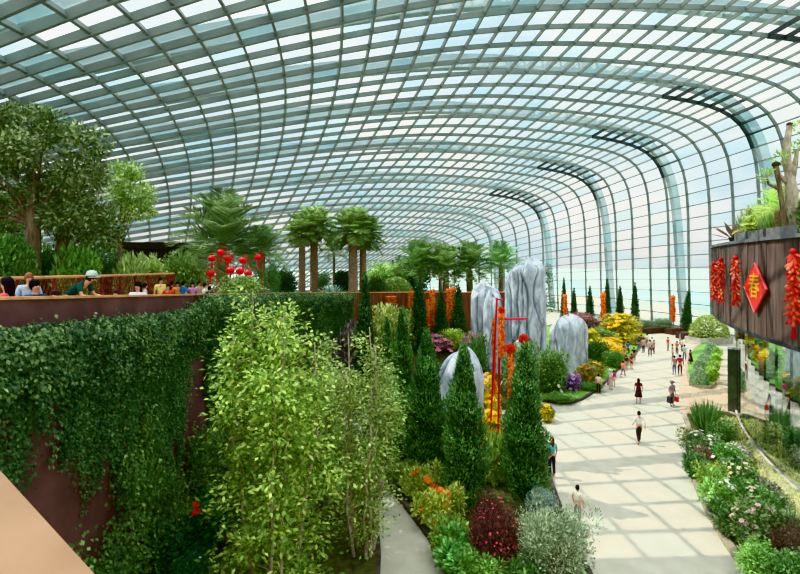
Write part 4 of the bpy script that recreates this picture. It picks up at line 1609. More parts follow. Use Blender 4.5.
def pom_mesh():
    if 'pom' in SH:
        return SH['pom']
    rng = np.random.default_rng(44)
    lf = LF()
    d = rdir(420, rng)
    lf.add(d * .25, d + rng.normal(0, .15, d.shape), rdir(420, rng), .85, .3, pal([(255, 255, 255), (215, 200, 190), (255, 236, 220)], 420, .1, rng))
    me = lf.mesh('pompom')
    me.materials.append(M['petal'])
    SH['pom'] = me
    return me


def orange_column(px, pt, pb_, y, wpx, label, post=None, ball=None, z_ground=0, group='orange firecracker columns'):
    top = at(px, pt, y)
    L = (pb_ - pt) / F * y
    w_ = wpx / F * y / .28
    t = thing('firecracker_column', label, 'decoration', top, group=group)
    obj('crackers', CM[int(px) % 2], M['orange'], t, scale=(w_, w_, L))
    if post is not None:
        mb = MB()
        d = .16
        mb.tube([(d, .1, post - top.z), (d, .1, .15), (0, 0, .12)], .035, 6)
        obj('post', mb.mesh('post'), M['paint'], t, color=lin(150, 60, 40))
    if ball:
        pm = pom_mesh()
        r = ball / F * y
        obj('pompom', pm, M['petal'], t, (0, 0, r * .6), None, r, lin(236, 66, 30))
    return t


mz = mound
orange_column(432, 289, 326, 39.4, 6, 'orange firecracker column left of the middle pencil cypress', post=2.6)
orange_column(428, 299, 330, 39.0, 4.2, 'redder short firecracker column beside the thick pencil cypress', post=2.6)
orange_column(411, 291, 308, 38.9, 6, 'stubby orange firecracker column at the terrace rim corner', post=2.6)
orange_column(449, 288, 322, 40.4, 6, 'orange firecracker column between two pencil cypresses', post=2.6)
orange_column(453.5, 287, 320, 40.8, 4.6, 'amber firecracker column beside the right pencil cypress', post=2.6)
orange_column(391, 296, 304, 38.2, 10, 'wide low orange string bundle on the terrace rim', post=2.6)
orange_column(565, 294, 315, 72, 4, 'orange firecracker column by the first glass wall cypress', post=0)
orange_column(603, 292, 326, 71, 5, 'tall orange firecracker column behind the yellow bush', post=0)
orange_column(673, 295, 322, 66, 4.6, 'lone orange firecracker column on a post at plaza end', post=0)
# red frame with hanging strings in the central bed
RY = 23.5
fr = thing('festival_gantry', 'tall red festival frame of two posts and a side arm', 'frame', Vector(((499 - 400) / F * RY, RY, .14)))
bx = fr.location.x


def rel(px, py, y=RY):
    q = at(px, py, y)
    return (q.x - bx, q.y - RY, q.z - .14)


for a_, b_, r_ in (((498, 455), (500, 312), .055), ((489, 440), (497, 298), .05)):
    mb = MB()
    p0 = rel(*a_)
    mb.tube([(p0[0], 0, 0), rel(*b_)], r_, 8)
    obj('post', mb.mesh('post'), M['paint'], fr, color=lin(206, 32, 40))
mb = MB()
mb.tube([rel(503, 319), rel(527, 318.5)], .05, 8)
mb.tube([rel(503, 319), rel(503, 345)], .05, 8)
mb.tube([rel(496.5, 299), rel(503, 300)], .04, 8)
obj('arm', mb.mesh('arm'), M['paint'], fr, color=lin(214, 34, 60))
mb = MB()
mb.tube([rel(526.5, 319), rel(526.5, 336)], .012, 5)
obj('hanging_wire', mb.mesh('wire'), M['darkmetal'], fr)
FS = 'orange strings at the red frame'
orange_column(501.5, 312, 358, RY - .3, 6.5, 'long orange string with red pompom at top of the red frame', ball=3.4, group=FS)
orange_column(494, 318, 395, RY + .3, 4.5, 'longest red-orange string along the slanted post', group=FS)
orange_column(510.5, 352, 398, RY - .5, 6, 'orange string with large pompom left of broad cypress', ball=5.2, post=.14, group=FS)
orange_column(523.5, 342, 372, RY - .2, 4.5, 'orange string with red pompom hanging from the side arm', ball=5.0, post=.14, group=FS)

# red lanterns by the feathery palm
def lantern_proto():
    mb = MB()
    mb.lathe([(.05, -.22), (.2, -.2), (.3, 0), (.3, .1), (.2, .26), (.05, .28)], 14)
    me1 = mb.mesh('globe', True)
    mb = MB()
    mb.lathe([(.03, -.2), (.05, -.25), (.1, -.8)], 8)
    return me1, mb.mesh('tassel')


LG, LTs = lantern_proto()
for i, (px, py, y, lb) in enumerate(((221, 253, 27, 'topmost red lantern in front of the feathery palm'), (212, 259, 26.6, 'red lantern upper left of the hanging cluster'), (228, 259, 26, 'red lantern right of the topmost one'), (230.5, 271, 25.6, 'lowest bright red lantern in the middle of the cluster'), (243, 261, 26.4, 'red lantern on the right half, upper row'), (258, 258, 27, 'red lantern farthest right of the cluster'), (240, 272, 26, 'red lantern low on the right half'), (248, 274, 25.8, 'red lantern at the lower right end of the cluster'), (210.5, 274, 25.6, 'red lantern low at the left end of the cluster'))):
    q = at(px, py, y)
    t = thing('red_lantern', lb, 'lantern', q, 0, .7, group='red lanterns by the feathery palm')
    gl = obj('globe', LG, M['paint'], t, color=lin(226, 22, 34))
    obj('tassel', LTs, M['paint'], gl, color=lin(214, 40, 50))
    mb = MB()
    zb_ = (ztop(y) - 1.0 - q.z) / .7
    mb.tube([(.38, .1, zb_), (.38, .1, .4), (.25, .05, .5), (0, 0, .4), (0, 0, .26)], .025, 6)
    obj('pole', mb.mesh('pole'), M['paint'], t, color=lin(190, 50, 50))
for px, py, y, lb in ((311, 295, 37.2, 'first small orange lantern on the terrace rim below the palms'), (322.5, 294, 38, 'second small orange lantern on the terrace rim'), (334.5, 295, 38.4, 'third small orange lantern, below the agave')):
    q = at(px, py, y)
    t = thing('orange_lantern', lb, 'lantern', q, group='orange lanterns on the terrace rim')
    mb = MB()
    mb.lathe([(.26, -.38), (.3, -.3), (.16, .1), (.04, .3)], 10)
    obj('shade', mb.mesh('shade', True), M['paint'], t, color=lin(230, 110, 60))
    mb = MB()
    mb.tube([(0, 0, -.35), (0, 0, ztop(q.y) - q.z - .9)], .03, 6)
    obj('post', mb.mesh('post'), M['darkmetal'], t)

# ------------------------------------------------------------------ boulders
def boulder(label, loc, h, wx, wy, seed, grooves, lean=(0, 0), topk=.35, split=None):
    t = MB()
    nA, nZ = 120, 90
    rings = []
    cols = []
    sv = Vector((seed * 3.7, seed * 1.3, seed * 2.1))
    rng = random.Random(seed)
    gs = [(rng.uniform(0, 2 * pi), rng.uniform(.02, .06), rng.uniform(.07, .16), rng.uniform(0, 6)) for _ in range(grooves)]
    for i in range(nZ + 1):
        u = i / nZ
        z = h * u
        ring = []
        prof = (1 - max(0, (u - (1 - topk)) / topk) ** 3.2 * .999) ** .5
        prof *= 1.04 - .10 * u
        for j in range(nA):
            a = 2 * pi * j / nA
            sup = (abs(cos(a)) ** 3.4 + abs(sin(a)) ** 3.4) ** (-1 / 3.4)
            d = .10 * noise.noise(Vector((cos(a) * 1.3, sin(a) * 1.3, z * .22)) + sv) + .05 * noise.noise(Vector((cos(a) * 4, sin(a) * 4, z * .5)) + sv) + .02 * noise.noise(Vector((cos(a) * 9, sin(a) * 9, z * 2.5)) + sv)
            g = 0
            for (ga, gw, gd, gp) in gs:
                da = (a - ga - .22 * sin(z * .55 + gp) - .1 * sin(z * 1.3 + gp * 2) + pi) % (2 * pi) - pi
                g = max(g, gd * math.exp(-(da / gw) ** 2))
            k = prof * sup * (1 + d - g)
            ring.append(Vector((wx / 2 * k * cos(a) + lean[0] * u * h, wy / 2 * k * sin(a) + lean[1] * u * h, z * (1 + .10 * u * noise.noise(Vector((cos(a) * 1.6, sin(a) * 1.6, seed * 1.7))) - .05 * u * u * cos(a - seed)))))
            s = max(.28, 1 - g * 5.5)
            cols.append((s, s, s * 1.02))
        rings.append(ring)
    t.quad_strip(rings)
    t.c = cols
    o = obj('boulder', t.mesh('boulder', True), M['rock'], loc=loc)
    tag(o, label, 'rock', 'grey upright boulders')
    return o


def bo(label, px, y, top, wpx, wy, seed, grooves, z0=0, **k):
    x = (px - 400) / F * y
    h = CH - (top - 263) / F * y - z0
    boulder(label, (x, y, z0), h, wpx / F * y, wy, seed, grooves, **k)


bo('tallest fluted grey boulder behind the red frame', 525, 38, 264, 39, 2.6, 3, 13, topk=.10)
bo('pale ribbed boulder left of the tallest one', 486, 40, 289, 31, 2.2, 5, 10, topk=.13)
bo('squat grey boulder on the lawn with wrinkled face', 568, 41.5, 319, 36, 2.6, 8, 20, topk=.3)
bo('small pale boulder half hidden by the full cypress', 460, 27, 351, 46, 2.2, 9, 9, topk=.5)
bo('slanting pale boulder in front of the ribbed one', 492, 38, 293, 17, 1.5, 12, 6, topk=.4)

# ------------------------------------------------------------------ terrace rail and bench
RL = [p for p in smooth_poly([(-9.45, 7), (-9.55, 12), (-9.95, 16), (-10.5, 20), (-11.3, 24)], 6)]
t = thing('terrace_railing', 'tan-topped railing with dark red lattice behind the seated people', 'railing', (RL[0].x, RL[0].y, 0))
ox, oy = RL[0].x, RL[0].y
hz = lambda p: 9.12 - .0125 * (p.y - 12)
mb = MB()
mb.tube([(p.x - ox, p.y - oy, hz(p)) for p in RL], .045, 8)
obj('handrail', mb.mesh('rail', True), M['tanrail'], t)
mb = MB()
mb.tube([(p.x - ox, p.y - oy, zbed(p.y) + .12) for p in RL], .025, 6)
obj('bottom_rail', mb.mesh('rail'), M['redrail'], t)
for i in range(0, len(RL), 2):
    p = RL[i]
    mb = MB()
    mb.box((p.x - ox, p.y - oy, (zbed(p.y) + hz(p)) / 2), (.07, .07, hz(p) - zbed(p.y)))
    obj('post', mb.mesh('post'), M['redrail'], t)
mb = MB()
for i in range(len(RL) - 1):
    a_, b_ = RL[i], RL[i + 1]
    for q in range(4):
        p = a_.lerp(b_, q / 4)
        p2 = a_.lerp(b_, (q + 2) / 4)
        mb.tube([(p.x - ox, p.y - oy, zbed(p.y) + .12), (p2.x - ox, p2.y - oy, hz(p2))], .013, 4)
        mb.tube([(p2.x - ox, p2.y - oy, zbed(p.y) + .12), (p.x - ox, p.y - oy, hz(p))], .013, 4)
obj('lattice', mb.mesh('lattice'), M['redrail'], t)
BN = [p for p in offs(WP, .75) if 6.0 < p.y < 15]
t = thing('terrace_bench', 'long low wooden bench behind the terrace parapet', 'bench', (BN[0].x, BN[0].y, 0))
ox, oy = BN[0].x, BN[0].y
zf = lambda y: ztop(y) - 1.0
mb = MB()
o2 = BN
i2 = offs(BN, .42)
mb.quad_strip([[Vector((p.x - ox, p.y - oy, zf(p.y) + .38)), Vector((p.x - ox, p.y - oy, zf(p.y) + .45)), Vector((q.x - ox, q.y - oy, zf(p.y) + .45)), Vector((q.x - ox, q.y - oy, zf(p.y) + .38))] for p, q in zip(o2, i2)])
obj('seat', mb.mesh('seat'), M['seat'], t)
for i in range(1, len(BN) - 1, 3):
    p = (BN[i] + i2[i]) / 2
    mb = MB()
    mb.box((p.x - ox, p.y - oy, zf(p.y) + .19), (.34, .08, .38))
    obj('leg', mb.mesh('leg'), M['darkmetal'], t)

# ------------------------------------------------------------------ people
def skin_mesh(name, chains, sub=1):
    """chains: list of lists of (point, radius); the first point of a later chain may repeat an earlier point to join it"""
    verts, edges, rad, roots = [], [], [], []
    idx = {}
    for ch in chains:
        prev = None
        for p, r in ch:
            k = tuple(round(c, 4) for c in p)
            if k not in idx:
                idx[k] = len(verts)
                verts.append(p)
                rad.append(r)
                if prev is None:
                    roots.append(idx[k])
            i = idx[k]
            if prev is not None and prev != i:
                edges.append((prev, i))
            prev = i
    me = bpy.data.meshes.new(name)
    me.from_pydata(verts, edges, [])
    o = bpy.data.objects.new('tmp', me)
    COL.objects.link(o)
    mod = o.modifiers.new('skin', 'SKIN')
    mod.use_smooth_shade = True
    mod.branch_smoothing = .3
    for i, r in enumerate(rad):
        rr_ = r if hasattr(r, '__len__') else (r, r)
        me.skin_vertices[0].data[i].radius = rr_
    for i in roots:
        me.skin_vertices[0].data[i].use_root = True
    if sub:
        s_ = o.modifiers.new('sub', 'SUBSURF')
        s_.levels = sub
        s_.render_levels = sub
    dg = bpy.context.evaluated_depsgraph_get()
    out_ = bpy.data.meshes.new_from_object(o.evaluated_get(dg))
    out_.name = name
    bpy.data.objects.remove(o)
    bpy.data.meshes.remove(me)
    return out_


POSES = {}


def lerp(a, b, u):
    return tuple(x + (y - x) * u for x, y in zip(a, b))


def pose(kind):
    """returns dict of meshes; the figure faces -Y, 1.70 m tall when standing"""
    if kind in POSES:
        return POSES[kind]
    sp = dict(pelvis=(0, 0, .95), belly=(0, 0, 1.10), chest=(0, 0, 1.30), neck=(0, 0, 1.44), head=(0, -.015, 1.53), crown=(0, -.01, 1.63))
    sh = {s: (s * .17, 0, 1.38) for s in (-1, 1)}
    el = {s: (s * .23, .03, 1.12) for s in (-1, 1)}
    wr_ = {s: (s * .24, -.06, .90) for s in (-1, 1)}
    hd = {s: (s * .24, -.09, .82) for s in (-1, 1)}
    hp = {s: (s * .09, 0, .90) for s in (-1, 1)}
    kn = {s: (s * .10, -.02, .49) for s in (-1, 1)}
    an = {s: (s * .10, .03, .09) for s in (-1, 1)}
    toe = {s: (s * .12, -.13, .04) for s in (-1, 1)}
    if kind == 'walk':
        kn = {-1: (-.09, -.16, .51), 1: (.09, .05, .48)}
        an = {-1: (-.09, -.22, .10), 1: (.09, .30, .16)}
        toe = {-1: (-.10, -.39, .06), 1: (.10, .17, .04)}
        el = {-1: (-.23, .13, 1.13), 1: (.23, -.03, 1.12)}
        wr_ = {-1: (-.24, .13, .90), 1: (.22, -.20, .96)}
        hd = {-1: (-.24, .13, .81), 1: (.21, -.27, .92)}
    if kind == 'phone':
        el = {-1: (-.22, .03, 1.12), 1: (.22, -.02, 1.12)}
        wr_ = {-1: (-.24, -.06, .90), 1: (.10, -.24, 1.20)}
        hd = {-1: (-.24, -.09, .82), 1: (.06, -.30, 1.26)}
    if kind == 'sit':
        dz = -.45
        for k in sp:
            sp[k] = (sp[k][0], sp[k][1], sp[k][2] + dz)
        sh = {s: (s * .17, 0, 1.38 + dz) for s in (-1, 1)}
        el = {s: (s * .22, -.05, 1.12 + dz) for s in (-1, 1)}
        wr_ = {s: (s * .13, -.26, 1.10 + dz) for s in (-1, 1)}
        hd = {s: (s * .09, -.34, 1.12 + dz) for s in (-1, 1)}
        hp = {s: (s * .09, -.03, .52) for s in (-1, 1)}
        kn = {s: (s * .11, -.44, .50) for s in (-1, 1)}
        an = {s: (s * .11, -.42, .09) for s in (-1, 1)}
        toe = {s: (s * .12, -.58, .04) for s in (-1, 1)}
    if kind == 'bend':
        sp.update(pelvis=(0, .08, .92), belly=(0, -.02, 1.06), chest=(0, -.20, 1.18), neck=(0, -.34, 1.25), head=(0, -.42, 1.32), crown=(0, -.46, 1.41))
        sh = {s: (s * .17, -.28, 1.22) for s in (-1, 1)}
        el = {s: (s * .22, -.36, .98) for s in (-1, 1)}
        wr_ = {s: (s * .14, -.56, .94) for s in (-1, 1)}
        hd = {s: (s * .10, -.64, .95) for s in (-1, 1)}
        hp = {s: (s * .09, .08, .88) for s in (-1, 1)}
    lowh = lerp(sp['neck'], sp['head'], .55)
    body = [[(sp['pelvis'], (.125, .10)), (sp['belly'], (.115, .085)), (sp['chest'], (.135, .09)), (sp['neck'], (.05, .05)), (lowh, (.055, .06)), (sp['head'], (.072, .085)), (sp['crown'], (.072, .088))]]
    for s in (-1, 1):
        body.append([(sp['chest'], 0), (sh[s], .05), (el[s], .038), (wr_[s], .026), (hd[s], (.032, .018))])
        body.append([(sp['pelvis'], 0), (hp[s], .08), (kn[s], .055), (an[s], .036), (toe[s], (.036, .028))])
        # five fingers rooted in the palm
        w_, h_ = Vector(wr_[s]), Vector(hd[s])
        d = (h_ - w_).normalized()
        lat = Vector((0, 1, 0)) - d * d.y
        lat = lat.normalized() if lat.length > .1 else Vector((1, 0, 0))
        curl = d.cross(lat).normalized() * s
        for fi in range(4):
            b = h_ + lat * (.024 - .016 * fi)
            L = (.062, .07, .066, .05)[fi]
            m1 = b + d * L * .55 + curl * .008
            body.append([(tuple(b), .009), (tuple(m1), .0085), (tuple(m1 + d * L * .4 + curl * .022), .007)])
        b = w_.lerp(h_, .55) + lat * .025
        body.append([(tuple(b), .011), (tuple(b + lat * .03 + d * .025), .0095), (tuple(b + lat * .035 + d * .06), .008)])
    # nose and ears
    H = Vector(lerp(sp['head'], sp['crown'], .35))
    fw = Vector((0, -1, 0)) if kind != 'bend' else Vector((0, -.85, -.5)).normalized()
    body.append([(tuple(H + fw * .07 + Vector((0, 0, .02))), .010), (tuple(H + fw * .103 - Vector((0, 0, .012))), .014)])
    for s in (-1, 1):
        body.append([(tuple(H + Vector((s * .066, .01, .018))), .012), (tuple(H + Vector((s * .078, .015, -.02))), .010)])
    r = {'body': skin_mesh('body', body)}
    ex = .022
    up = [[(sp['pelvis'], (.135, .112)), (sp['belly'], (.14, .11)), (sp['chest'], (.155, .112)), (lerp(sp['chest'], sp['neck'], .85), (.07, .065))]]
    for s in (-1, 1):
        up.append([(sp['chest'], 0), (sh[s], .05 + ex), (lerp(sh[s], el[s], .75), .038 + ex)])
    r['shirt'] = skin_mesh('shirt', up)
    up2 = [list(c_) for c_ in up[:1]]
    for s in (-1, 1):
        up2.append([(sp['chest'], 0), (sh[s], .05 + ex), (el[s], .038 + ex * .8), (lerp(el[s], wr_[s], .9), .026 + ex * .6)])
    r['jacket'] = skin_mesh('jacket', up2)
    tr_ = [[(lerp(sp['pelvis'], sp['belly'], .3), (.137, .112)), (sp['pelvis'], (.14, .115))]]
    sho = []
    for s in (-1, 1):
        tr_.append([(sp['pelvis'], 0), (hp[s], .095), (kn[s], .07), (lerp(kn[s], an[s], .92), .055)])
        sho.append([(an[s], .045), (lerp(an[s], toe[s], .5), (.046, .042)), (toe[s], (.044, .038))])
    r['trousers'] = skin_mesh('trousers', tr_)
    st = [[tr_[0][0], tr_[0][1]]]
    for s in (-1, 1):
        st.append([(sp['pelvis'], 0), (hp[s], .098), (lerp(hp[s], kn[s], .8), .078)])
    r['shorts'] = skin_mesh('shorts', st)
    r['shoes'] = skin_mesh('shoes', sho)
    # skirt: pelvis to knee
    mb = MB()
    p0, p1 = Vector(sp['belly']), (Vector(kn[-1]) + Vector(kn[1])) / 2
    rings = []
    for u, rx, ry in ((.0, .135, .105), (.3, .165, .135), (.7, .20, .19), (1, .24, .24)):
        c_ = p0.lerp(p1, u)
        rings.append([c_ + Vector((rx * cos(2 * pi * j / 18) * (1 + .04 * (j % 2)), ry * sin(2 * pi * j / 18) * (1 + .04 * (j % 2)), 0)) for j in range(18)])
    mb.quad_strip(rings)
    r['skirt'] = mb.mesh('skirt', True)
    # hair
    C = Vector(lerp(sp['head'], sp['crown'], .62))

    def cap(long_, thick=1.0):
        mb_ = MB()
        rings_ = []
        nz_, na = 10, 18
        for i in range(nz_ + 1):
            th = pi * i / nz_
            ring = []
            for j in range(na):
                a_ = 2 * pi * j / na
                d_ = Vector((sin(th) * cos(a_), sin(th) * sin(a_), cos(th)))
                rr2 = Vector((.094, .108, .118)) * thick
                front = d_.y < -.25 and d_.z < .42
                k_ = .80 if front else 1
                v_ = Vector((d_.x * rr2.x, d_.y * rr2.y, d_.z * rr2.z)) * k_ + Vector((0, .012, .005))
                if long_ and d_.y > -.1 and d_.z < 0:
                    v_.z += d_.z * long_
                    v_.y += .02
                ring.append(C + v_)
            rings_.append(ring)
        mb_.quad_strip(rings_)
        return mb_.mesh('hair', True)

    r['hair'] = cap(0)
    r['long_hair'] = cap(.26)
    mb = MB()
    mb.lathe([(.112, .02), (.115, .06), (.09, .125), (.02, .145)], 16, C)
    mb.lathe([(.05, .015), (.125, .02), (.125, .035), (.05, .03)], 16, C + fw * .06)
    r['cap'] = mb.mesh('cap', True)
    mb = MB()
    mb.lathe([(.20, .02), (.20, .035), (.112, .045), (.105, .12), (.03, .14)], 18, C)
    r['hat'] = mb.mesh('hat', True)
    mb = MB()
    for s in (-1, 1):
        mb.lathe([(.001, -.011), (.010, -.006), (.012, 0), (.010, .006), (.001, .011)], 8, H + fw * .078 + Vector((s * .03, 0, .028)))
    r['eyes'] = mb.mesh('eyes', True)
    mb = MB()
    mb.tube([H + fw * .082 + Vector((-.022, 0, -.042)), H + fw * .09 + Vector((0, 0, -.045)), H + fw * .082 + Vector((.022, 0, -.042))], [.004, .007, .004], 6)
    r['mouth'] = mb.mesh('mouth', True)
    r['body'].materials.append(M['skin'])
    for k in r:
        if k != 'body':
            r[k].materials.append(M['cloth'])
    r['_hand'] = hd
    POSES[kind] = r
    return r


def person(label, loc, h, rz, kind='stand', top=('shirt', (230, 228, 222)), bottom=('trousers', (60, 60, 66)), hair=('hair', (32, 26, 24)), hat=None, group=None):
    r = pose(kind)
    t = thing('person', label, 'person', loc, rz, h / 1.7, group)
    bd = obj('body', r['body'], None, t)
    obj(top[0], r[top[0]], None, t, color=lin(*top[1]))
    obj(bottom[0], r[bottom[0]], None, t, color=lin(*bottom[1]))
    obj('hair', r[hair[0]], None, t, color=lin(*hair[1]))
    obj('shoes', r['shoes'], None, t, color=lin(60, 54, 52))
    obj('eyes', r['eyes'], None, bd, color=lin(30, 24, 22))
    obj('mouth', r['mouth'], None, bd, color=lin(160, 84, 80))
    if hat:
        obj(hat[0], r[hat[0]], None, t, color=lin(*hat[1]))
    return t


def pp_(label, px, feet, head, rz, z=0, **k):
    p = G(px, feet, z)
    h = (feet - head) / F * p.y
    return person(label, p, max(1.2, min(1.85, h)), rz, **k)


TW = pi          # back to the camera
pp_('man in white shirt and dark trousers walking across the sunlit plaza', 639, 444, 411, pi * .95, kind='walk', top=('jacket', (232, 226, 214)), bottom=('trousers', (58, 50, 46)))
pp_('woman with long black hair in a dark red dress on the plaza', 638.5, 404, 378.5, pi * .9, top=('shirt', (104, 34, 38)), bottom=('skirt', (60, 26, 30)), hair=('long_hair', (36, 26, 24)))
bagger = pp_('person in grey coat and hat carrying a dark bag and a red bag', 672, 406, 381, .3, top=('jacket', (150, 148, 152)), bottom=('trousers', (138, 130, 124)), hat=('hat', (110, 104, 104)))
pp_('person in pale top and blue jeans left of the dark red couple partner', 674.3, 374.5, 355.5, pi, top=('shirt', (206, 150, 140)), bottom=('trousers', (96, 120, 150)))
pp_('person in dark red clothes standing right of the one in blue jeans', 680, 375.5, 354.5, pi * .8, top=('jacket', (150, 50, 60)), bottom=('trousers', (104, 42, 52)))
pp_('woman in dark dress near the topiary domes', 690.5, 366, 349.5, .5, top=('shirt', (100, 60, 56)), bottom=('skirt', (60, 44, 44)), hair=('long_hair', (40, 28, 24)))
pp_('person in light blue shirt in the group near the topiary', 684.5, 361, 344.5, 2.5, top=('shirt', (150, 190, 214)), bottom=('trousers', (96, 108, 130)))
pp_('person in red and green clothes left in the group near the topiary', 672.5, 360, 344, 1.2, top=('shirt', (206, 84, 66)), bottom=('trousers', (112, 116, 84)))
pp_('person in bright red top at the far end of the plaza', 668, 351, 337, .4, top=('shirt', (222, 70, 60)), bottom=('trousers', (170, 160, 150)))
pp_('person with orange top behind the group near the topiary', 677, 355, 341, 2.0, top=('shirt', (218, 120, 70)), bottom=('trousers', (80, 84, 92)))
pp_('person in blue clothes beside the dark planter at plaza end', 680, 345, 332, 1.0, top=('shirt', (96, 136, 190)), bottom=('trousers', (90, 100, 130)))
lady = pp_('lady in white top beside the lawn kerb holding a pink bag', 610.5, 390, 369, pi * .6, top=('shirt', (236, 230, 222)), bottom=('trousers', (214, 196, 180)), hair=('hair', (220, 206, 186)), hat=('hat', (230, 224, 200)))
pp_('person in magenta jacket right next to the lady with the pink bag', 613.5, 387, 370, pi * .75, top=('jacket', (224, 40, 132)), bottom=('trousers', (206, 190, 176)))
pp_('person in pale top and black trousers at the lawn corner', 598.5, 394.5, 373.5, pi * .8, top=('shirt', (222, 196, 190)), bottom=('trousers', (46, 36, 42)))
pp_('person in coral top walking along the lawn kerb', 623, 377, 360.5, pi * .7, kind='walk', top=('shirt', (236, 130, 104)), bottom=('trousers', (110, 112, 124)))
pp_('person in dark top close behind the coral-topped one', 626, 371, 355, pi, top=('shirt', (80, 62, 64)), bottom=('trousers', (196, 160, 150)))
pp_('person in dark red shirt and shorts by the kerb crowd', 631.5, 369, 353.5, pi * .6, top=('shirt', (110, 50, 46)), bottom=('shorts', (72, 60, 56)))
pp_('person in blue shirt with a dark cap of hair above the kerb crowd', 628, 356, 341, 2.8, top=('shirt', (70, 100, 168)), bottom=('trousers', (60, 60, 74)))
pp_('person in dark green top behind the blue-shirted one', 624, 353, 339, 2.2, top=('shirt', (84, 92, 84)), bottom=('trousers', (64, 54, 56)))
pp_('person in navy top left in the far crowd', 639, 351, 336.5, 2.7, top=('shirt', (58, 72, 118)), bottom=('trousers', (120, 120, 124)))
pp_('person in beige top in the middle of the far crowd', 643.5, 353, 337.5, 3.5, top=('shirt', (196, 180, 160)), bottom=('trousers', (86, 82, 92)))
pp_('person in pink top and dark bottoms right in the far crowd', 650, 357, 339.5, 2.9, top=('shirt', (214, 166, 156)), bottom=('trousers', (52, 54, 62)))
pp_('person in grey shirt pausing at the far crowd edge', 654, 354, 340, 4.0, top=('shirt', (120, 118, 122)), bottom=('trousers', (66, 68, 76)))
pp_('person in white shirt deep in the far crowd', 647, 347, 333.5, 3.0, top=('shirt', (228, 224, 220)), bottom=('trousers', (98, 92, 96)))
pp_('person in teal shirt and dark trousers at the bed edge by the broad cypress', 552, 477, 437, pi * 1.1, kind='phone', top=('shirt', (84, 186, 190)), bottom=('trousers', (60, 56, 66)), hair=('long_hair', (96, 56, 44)))
pp_('person in cream shirt half hidden by the silvery bush', 577.5, 524, 485, pi * .7, top=('shirt', (222, 210, 190)), bottom=('trousers', (150, 150, 130)))
pp_('person in pale blue shirt glimpsed left of the red frame', 484, 396, 362, pi, z=.1, top=('shirt', (176, 196, 220)), bottom=('trousers', (70, 70, 84)))


for px, ft, hd_, rz, c1_, c2_, lb in ((641.5, 349, 334.5, 2.2, (120, 90, 84), (52, 50, 58), 'person in brown top between the navy and beige ones in far crowd'), (652, 351, 337, 3.6, (236, 232, 226), (40, 44, 60), 'person in white top and navy bottoms at the far crowd right side'),
                                      (634, 362, 347, 2.6, (64, 60, 70), (150, 120, 110), 'person in charcoal top above the dark red shirt by the kerb'), (682, 352, 338.5, 1.8, (206, 196, 190), (104, 66, 60), 'person in pale top and brown trousers near the wooden planter')):
    pp_(lb, px, ft, hd_, rz, top=('shirt', c1_), bottom=('trousers', c2_))


# bags held by two of the people
def hand_bag(label, who, side, col, size=(.3, .14, .34), drop=.2):
    h_ = Vector(POSES['stand']['_hand'][side])
    mw = Matrix.Translation(who.location) @ Matrix.Rotation(who.rotation_euler.z, 4, 'Z') @ Matrix.Scale(who.scale.x, 4)
    p = mw @ (h_ + Vector((side * .05, 0, 0)))
    t = thing('hand_bag', label, 'bag', p, who.rotation_euler.z + pi / 2, who.scale.x)
    mb_ = MB()
    mb_.box((0, 0, -drop - size[2] / 2), size, 0, taper=.86)
    bb = obj('bag_body', mb_.mesh('bag'), M['paint'], t, color=lin(*col))
    mb_ = MB()
    mb_.tube([(-.1, 0, -drop), (-.06, 0, -.03), (0, 0, .0), (.06, 0, -.03), (.1, 0, -drop)], .012, 6)
    obj('handle', mb_.mesh('handle'), M['paint'], bb, color=lin(*[c * .7 for c in col]))


hand_bag('dark grey carrier bag held by the person in grey coat', bagger, -1, (62, 60, 66), (.34, .2, .42), .14)
hand_bag('red carrier bag held by the person in grey coat', bagger, 1, (226, 50, 66), (.3, .14, .32))
hand_bag('pink bag held by the lady in white top', lady, 1, (232, 110, 170), (.3, .14, .3))


def tp(label, px, headpy, y, rz, kind='stand', h=None, **k):
    y = max(y, 7.75 / ((400 - px) / F))
    x = (px - 400) / F * y
    z0 = ztop(y) - 1.0
    ht = CH - (headpy - 263) / F * y - z0
    full = {'sit': 1.25, 'bend': 1.46, 'stand': 1.7, 'walk': 1.7, 'phone': 1.7}[kind]
    s = ht / full * 1.7
    return person(label, (x, y, z0), max(1.2, min(1.95, s)), rz, kind, **k)


tp('woman in coral shirt with dark hair seated at the terrace edge', 7, 276, 7.9, -1.3, 'sit', top=('shirt', (232, 84, 92)), hair=('long_hair', (30, 24, 28)))
tp('boy in navy shirt with black hair seated beside the coral woman', 35, 279.5, 8.3, 1.2, 'sit', top=('shirt', (52, 66, 100)), hair=('hair', (26, 22, 24)))
tp('woman in pale blue seen behind the boy in navy', 29, 273, 10.2, .8, 'stand', top=('jacket', (176, 204, 224)), hair=('hair', (150, 96, 72)))
tp('man in dark green shirt and light cap bending over the terrace parapet', 71, 273, 9.6, 1.6, 'bend', top=('shirt', (34, 78, 66)), bottom=('trousers', (80, 78, 84)), hat=('cap', (196, 208, 200)))
tp('child in pink crouched low on the bench near the boy in navy', 55, 290, 9.2, .3, 'sit', top=('shirt', (214, 70, 96)), hair=('hair', (60, 40, 36)))
tp('girl with long black hair in white shirt at the parapet', 138, 279.5, 13.2, .1, 'sit', top=('shirt', (226, 232, 242)), hair=('long_hair', (28, 22, 24)))
tp('child in red sitting low between the cap man and the girl', 116, 289, 12.5, .2, 'sit', top=('shirt', (206, 66, 84)), hair=('hair', (70, 46, 40)))
tp('man in yellow shirt standing on the terrace', 160.5, 277.5, 19.3, .9, 'stand', top=('shirt', (238, 218, 130)), bottom=('trousers', (130, 120, 110)))
TG = 'people standing along the terrace wall'
